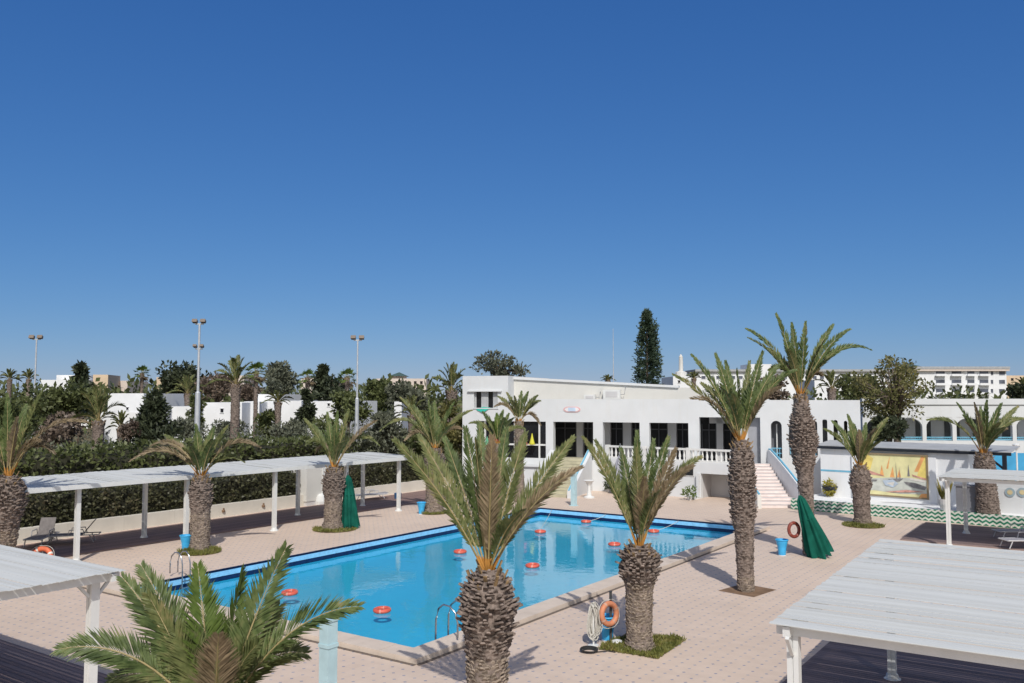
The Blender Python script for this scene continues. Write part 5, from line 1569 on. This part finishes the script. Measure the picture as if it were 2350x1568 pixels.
f1 = G(805,1212); f1t = D(798,1088,depth(f1)); parasol('folded green parasol standing upright behind a palm on the left', f1, f1t, 2.4, .30, 1)
f2 = G(1882,1278); f2t = D(1834,1134,depth(f2)-.2); parasol('folded green parasol tilted to the left beside the dark red lifebuoy', f2, f2t, 2.4, .35, 2)

def ladder(label, p, d, w=.5):
    """d: unit vector pointing over the water"""
    p = Vector(p); d = Vector(d); s_ = Vector((-d.y,d.x,0))
    t = thing('pool_ladder', p, label, 'ladder', 'steel pool ladders')
    for sg in (-1,1):
        pts = []
        a0 = p+s_*sg*w/2
        prof = [(-.45,.1),(-.45,.45),(-.38,.68),(-.2,.82),(.0,.84),(.16,.72),(.24,.45),(.25,0),(.25,-.4),(.25,-.66)]
        for (q,z_) in prof: pts.append(a0+d*q+Vector((0,0,z_)))
        m = MB(); m.tube(pts, .024, 8); m.build('handrail', STEEL, t, smooth=True)
    for z_ in (-.1,-.32,-.55):
        m = MB(); m.beam(p+s_*w/2+d*.25+Vector((0,0,z_)), p-s_*w/2+d*.25+Vector((0,0,z_)), .08,.03); m.build('rung', STEEL, t)
ladder('steel pool ladder beside the stout palm at the near edge', (PX1+.05, G(1035,1478).y+.2, .1), (-1,0,0))
ladder('steel pool ladder at the far left corner of the pool', (PX0-.02, PY0+2.1, 0), (1,0,0), .3)

def post_thing(label, base, htop, w, mat_, name='post'):
    m = MB(frame(base, 0)); a = w/2
    m.box(-a,a,-a,a,0,htop); m.box(-a-.012,a+.012,-a-.012,a+.012,htop*.86,htop*.88); m.box(-a-.015,a+.015,-a-.015,a+.015,htop,htop+.03); m.box(-a*1.5,a*1.5,-a*1.5,a*1.5,0,.03)
    tag(m.build(name, mat_), label, 'post')
bp = C2W((763-1175)/FOC/CP*13.2, 13.2); post_thing('pale blue square post in the foreground in front of the pool', bp, D(763,1424,13.2).z, .19, PALEBLUE, 'shower_post')
post_thing('pale blue post by the far edge of the pool', G(1317,1161), 1.95, .26, PALEBLUE, 'shower_post')
q = G(1352,1143); m = MB(); m.lathe(q, [(.34,0),(.34,.06),(.16,.14),(.11,.5),(.1,.75),(.22,.95),(.34,1.05),(.30,1.08),(.1,1.05)], 16)
tag(m.build('pedestal', PAINT, smooth=False), 'white bowl shaped pedestal beyond the far edge of the pool', 'pedestal')
# dark low bench and plants by the clubhouse foot
q = G(1470,1136); m = MB(frame(q, FANG)); m.box(-1.5,1.5,-.3,.3,0,.28); o = m.build('bench', plain('grey_bench', (.28,.25,.25), .8)); tag(o, 'long low grey bench at the foot of the clubhouse wall', 'bench')
r = random.Random(12)
for (px,py,mt,lb,s_) in ((1399,1122,FO_DK,'small dark shrub at the foot of the clubhouse wall',.35),(1424,1124,FO_DK,'thin dark plants on the grey bench left of the short palm',.4),(1446,1126,FO_DK,'dark plants on the grey bench just behind the short palm',.4),(1583,1140,LF_Y,'bright yellow green plant below the small vent window',.45)):
    q = G(px, py+8); t = thing('potted_plant', q, lb, 'plant', 'plants at the foot of the clubhouse')
    m = MB(); m.lathe(q, [(.12,0),(.17,.22),(.15,.22)], 10); m.build('pot', GREYWALL, t)
    m = MB(); leaf_blob(m, q+Vector((0,0,.45)), (s_,s_,s_*.8), 160, .22, .08, r, .2); m.build('leaves', mt, t)
q = G(1375,1130); m = MB(frame(q,FANG)); 
# closed grey sunshade by the wall
q = G(1424,1136); t = thing('garden_canopy', q, 'pointed grey canopy folded against the clubhouse wall', 'canopy')
m = MB(); m.lathe(D(1424,1080,depth(q)-.0)*1.0, [(.55,-.5),(.42,.2),(.05,1.1)], 16, fold=.12, nf=8); m.build('cloth', plain('grey_cloth', (.30,.30,.34), .8), t)
m = MB(); m.lathe(q, [(.04,0),(.04,3.2)], 8); m.build('pole', STEEL, t)
# two brown wooden posts by the terrace
for (px,py,lb) in ((1533,1138,'left of two thin brown posts below the terrace'),(1510,1134,'right hand thin brown post half hidden by fronds')):
    q = G(px,py); m = MB(); m.lathe(q, [(.14,0),(.12,.08),(.07,.12),(.07,2.0)], 8); tag(m.build('wooden_post', plain('brown_post_%d' % px, (.30,.24,.20), .8)), lb, 'post')

def cabin():
    a, b = Vector((-37.3, G(676,1158).y, 0)), None
    y0_ = 33.55; x0_ = -37.35
    t = thing('changing_cabin', (x0_, y0_, 0), 'white changing cabin with a narrow door under the left pergola', 'cabin')
    m = MB(); m.box(x0_-1.3, x0_, y0_, y0_+2.1, .25, 2.25); m.box(x0_-1.35,x0_+.06,y0_-.05,y0_+2.15,2.25,2.31); m.build('cabin_wall', CREAM, t)
    m = MB(); m.box(x0_+.001, x0_+.05, y0_+1.15, y0_+1.72, .1, 2.05); d_ = m.build('door', PAINT, t)
    m = MB(); m.box(x0_+.05, x0_+.09, y0_+1.22, y0_+1.27, .95, 1.1); m.build('handle', STEEL, d_)
    m = MB(); m.box(x0_-1.25,x0_-.03,y0_+.05,y0_+2.05,.0,.25); m.build('plinth', GREYWALL, t)
cabin()
q = G(737,1158); m = MB(); m.lathe((q.x,q.y,0), [(.34,0),(.36,.2),(.28,.5),(.1,.62)], 14); tag(m.build('white_drum', PAINT), 'rounded white drum beside the changing cabin', 'drum')

def lounger(label, p, ang, mat_=SLING, fmat=None, back=50, seat=.36):
    p = Vector(p); M = frame(p, ang)
    t = thing('sun_lounger', p, label, 'sun lounger', 'sun loungers on the decks')
    f = fmat or plain('lounger_frame', (.34,.33,.33), .5)
    m = MB(M); m.box(-.3,.3,0,1.25,seat-.015,seat+.015); m.build('seat', mat_, t)
    b = R(back); m = MB(M)
    e = Vector((0,.75*math.cos(b),.75*math.sin(b)))
    m.add([(-.3,1.25,seat),(.3,1.25,seat),(.3,1.25+e.y,seat+e.z),(-.3,1.25+e.y,seat+e.z),(-.3,1.27,seat-.02),(.3,1.27,seat-.02),(.3,1.27+e.y,seat-.02+e.z),(-.3,1.27+e.y,seat-.02+e.z)],
          [(0,1,2,3),(7,6,5,4),(0,4,5,1),(1,5,6,2),(2,6,7,3),(3,7,4,0)]); m.build('backrest', mat_, t)
    m = MB(M)
    for sx in (-.33,.33): m.tube([(sx,-.05,seat),(sx,1.9,seat)], .025, 6)
    for y_ in (-.05,1.9): m.tube([(-.33,y_,seat),(.33,y_,seat)], .025, 6)
    for sx in (-.34,.34): m.tube([(sx,.75,seat),(sx,.8,seat+.22),(sx,1.3,seat+.24),(sx,1.38,seat)], .022, 6)
    m.build('frame', f, t)
    for sx in (-.32,.32):
        for (y_,y2) in ((.15,.0),(1.55,1.72)):
            m = MB(M); m.tube([(sx,y_,seat),(sx,y2,.05)], .022, 6); m.build('leg', f, t)
fw_ang = PSI
lounger('grey sun lounger seen from its foot under the left pergola, left one of two', G(74,1262)+Vector((0,0,.045)), PSI+R(8), back=62)
lounger('grey sun lounger with raised back under the left pergola, right one of two', G(112,1252)+Vector((0,0,.045)), PSI-R(72), back=52)
WF = plain('pale_frame', (.50,.50,.52), .5)
lounger('flat grey lounger under the mid right pergola, the farther one', G(2290,1240)+Vector((0,0,.045)), PSI-R(88), plain('pale_sling', (.33,.33,.37), .7), WF, 6)
lounger('flat grey lounger at the right edge, the nearer one by the white roof', G(2306,1262)+Vector((0,0,.045)), PSI-R(88), plain('pale_sling_worn', (.30,.30,.34), .7), WF, 6)
lounger('grey lounger by the low wall right of the folded parasol', G(815,1150)+Vector((0,0,.045)), PSI-R(60), plain('ash_sling', (.32,.31,.32), .7), WF, 6, .3)

# thin ropes that moor three of the rings
for (a, b, lb) in (((1252,1171),(1240,1216),'thin pale rope from the far left corner to a floating ring'),((1395,1178),(1350,1196),'thin pale rope from the far edge to the farthest ring'),((1555,1194),(1508,1217),'thin pale rope from the far edge to the ring between the palms')):
    A_ = Vector((G(a[0],a[1]).x, PY1-.01, -.05)); B_ = G(b[0],b[1],ZW+.02)
    m = MB(); m.tube([A_.lerp(B_, i/8)-Vector((0,0,.05*math.sin(math.pi*i/8))) for i in range(9)], .012, 5)
    tag(m.build('mooring_rope', ROPE), lb, 'rope', 'ropes that moor the rings')

# ------------------------------------------------------------------ world, sun, camera
EL, AZ = R(46), R(34.8+6)                      # shadows run along this yaw
toward = Vector((math.sin(AZ)*math.cos(EL), -math.cos(AZ)*math.cos(EL), math.sin(EL)))
w = bpy.data.worlds.new('World'); scene.world = w; w.use_nodes = True
nt = w.node_tree; nt.nodes.clear()
out = nt.nodes.new('ShaderNodeOutputWorld'); bg = nt.nodes.new('ShaderNodeBackground')
sky = nt.nodes.new('ShaderNodeTexSky'); sky.sky_type = 'NISHITA'; sky.sun_disc = False
sky.sun_elevation = EL; sky.sun_rotation = math.atan2(toward.x, toward.y)
sky.altitude = 0; sky.air_density = 1.0; sky.dust_density = 0; sky.ozone_density = 6
bg.inputs['Strength'].default_value = .1
# the clear deep blue of this sky: a per channel response curve on the sky texture
sep = nt.nodes.new('ShaderNodeSeparateColor'); comb = nt.nodes.new('ShaderNodeCombineColor')
nt.links.new(sky.outputs[0], sep.inputs[0])
for i, (g_, k_) in enumerate(((1.04,.36),(.768,.79),(.555,1.83))):
    a_ = nt.nodes.new('ShaderNodeMath'); a_.operation = 'POWER'; a_.inputs[1].default_value = g_
    b_ = nt.nodes.new('ShaderNodeMath'); b_.operation = 'MULTIPLY'; b_.inputs[1].default_value = k_
    nt.links.new(sep.outputs[i], a_.inputs[0]); nt.links.new(a_.outputs[0], b_.inputs[0]); nt.links.new(b_.outputs[0], comb.inputs[i])
# whiter, hazier sky on the sun's side, added out of view to soften blue shade
sky2 = nt.nodes.new('ShaderNodeTexSky'); sky2.sky_type = 'NISHITA'; sky2.sun_disc = False
sky2.sun_elevation = EL; sky2.sun_rotation = sky.sun_rotation; sky2.air_density = 1; sky2.dust_density = 2.0; sky2.ozone_density = 1
tc = nt.nodes.new('ShaderNodeTexCoord'); dp = nt.nodes.new('ShaderNodeVectorMath'); dp.operation = 'DOT_PRODUCT'
dp.inputs[1].default_value = toward; nt.links.new(tc.outputs['Generated'], dp.inputs[0])
mr = nt.nodes.new('ShaderNodeMapRange'); mr.interpolation_type = 'SMOOTHSTEP'
mr.inputs['From Min'].default_value = -.05; mr.inputs['From Max'].default_value = .65
nt.links.new(dp.outputs['Value'], mr.inputs['Value'])
mxs = nt.nodes.new('ShaderNodeMix'); mxs.data_type = 'RGBA'
nt.links.new(mr.outputs[0], mxs.inputs[0]); nt.links.new(comb.outputs[0], mxs.inputs[6]); nt.links.new(sky2.outputs[0], mxs.inputs[7])
nt.links.new(mxs.outputs[2], bg.inputs[0]); nt.links.new(bg.outputs[0], out.inputs[0])
ld = bpy.data.lights.new('sun', 'SUN'); ld.energy = 3.4; ld.angle = R(.5); ld.color = (1.0,.965,.905)
lo_ = bpy.data.objects.new('sun', ld); COL.objects.link(lo_)
lo_.rotation_euler = (-toward).to_track_quat('-Z','Y').to_euler(); lo_.location = (0,0,40)
cd = bpy.data.cameras.new('camera'); cd.sensor_width = 36; cd.sensor_fit = 'HORIZONTAL'
cd.lens = FOC/2350*36; cd.clip_end = 6000; cd.clip_start = .1
co = bpy.data.objects.new('camera', cd); COL.objects.link(co)
co.location = (0,0,CAM_H); co.rotation_euler = (math.pi/2+PITCH, 0, PSI)
scene.camera = co
vs = scene.view_settings
vs.view_transform = 'Standard'; vs.look = 'None'; vs.exposure = 0; vs.gamma = 1
scene.cycles.max_bounces = 8; scene.cycles.transparent_max_bounces = 12
for o in bpy.data.objects:
    if 'o3' in o: del o['o3']
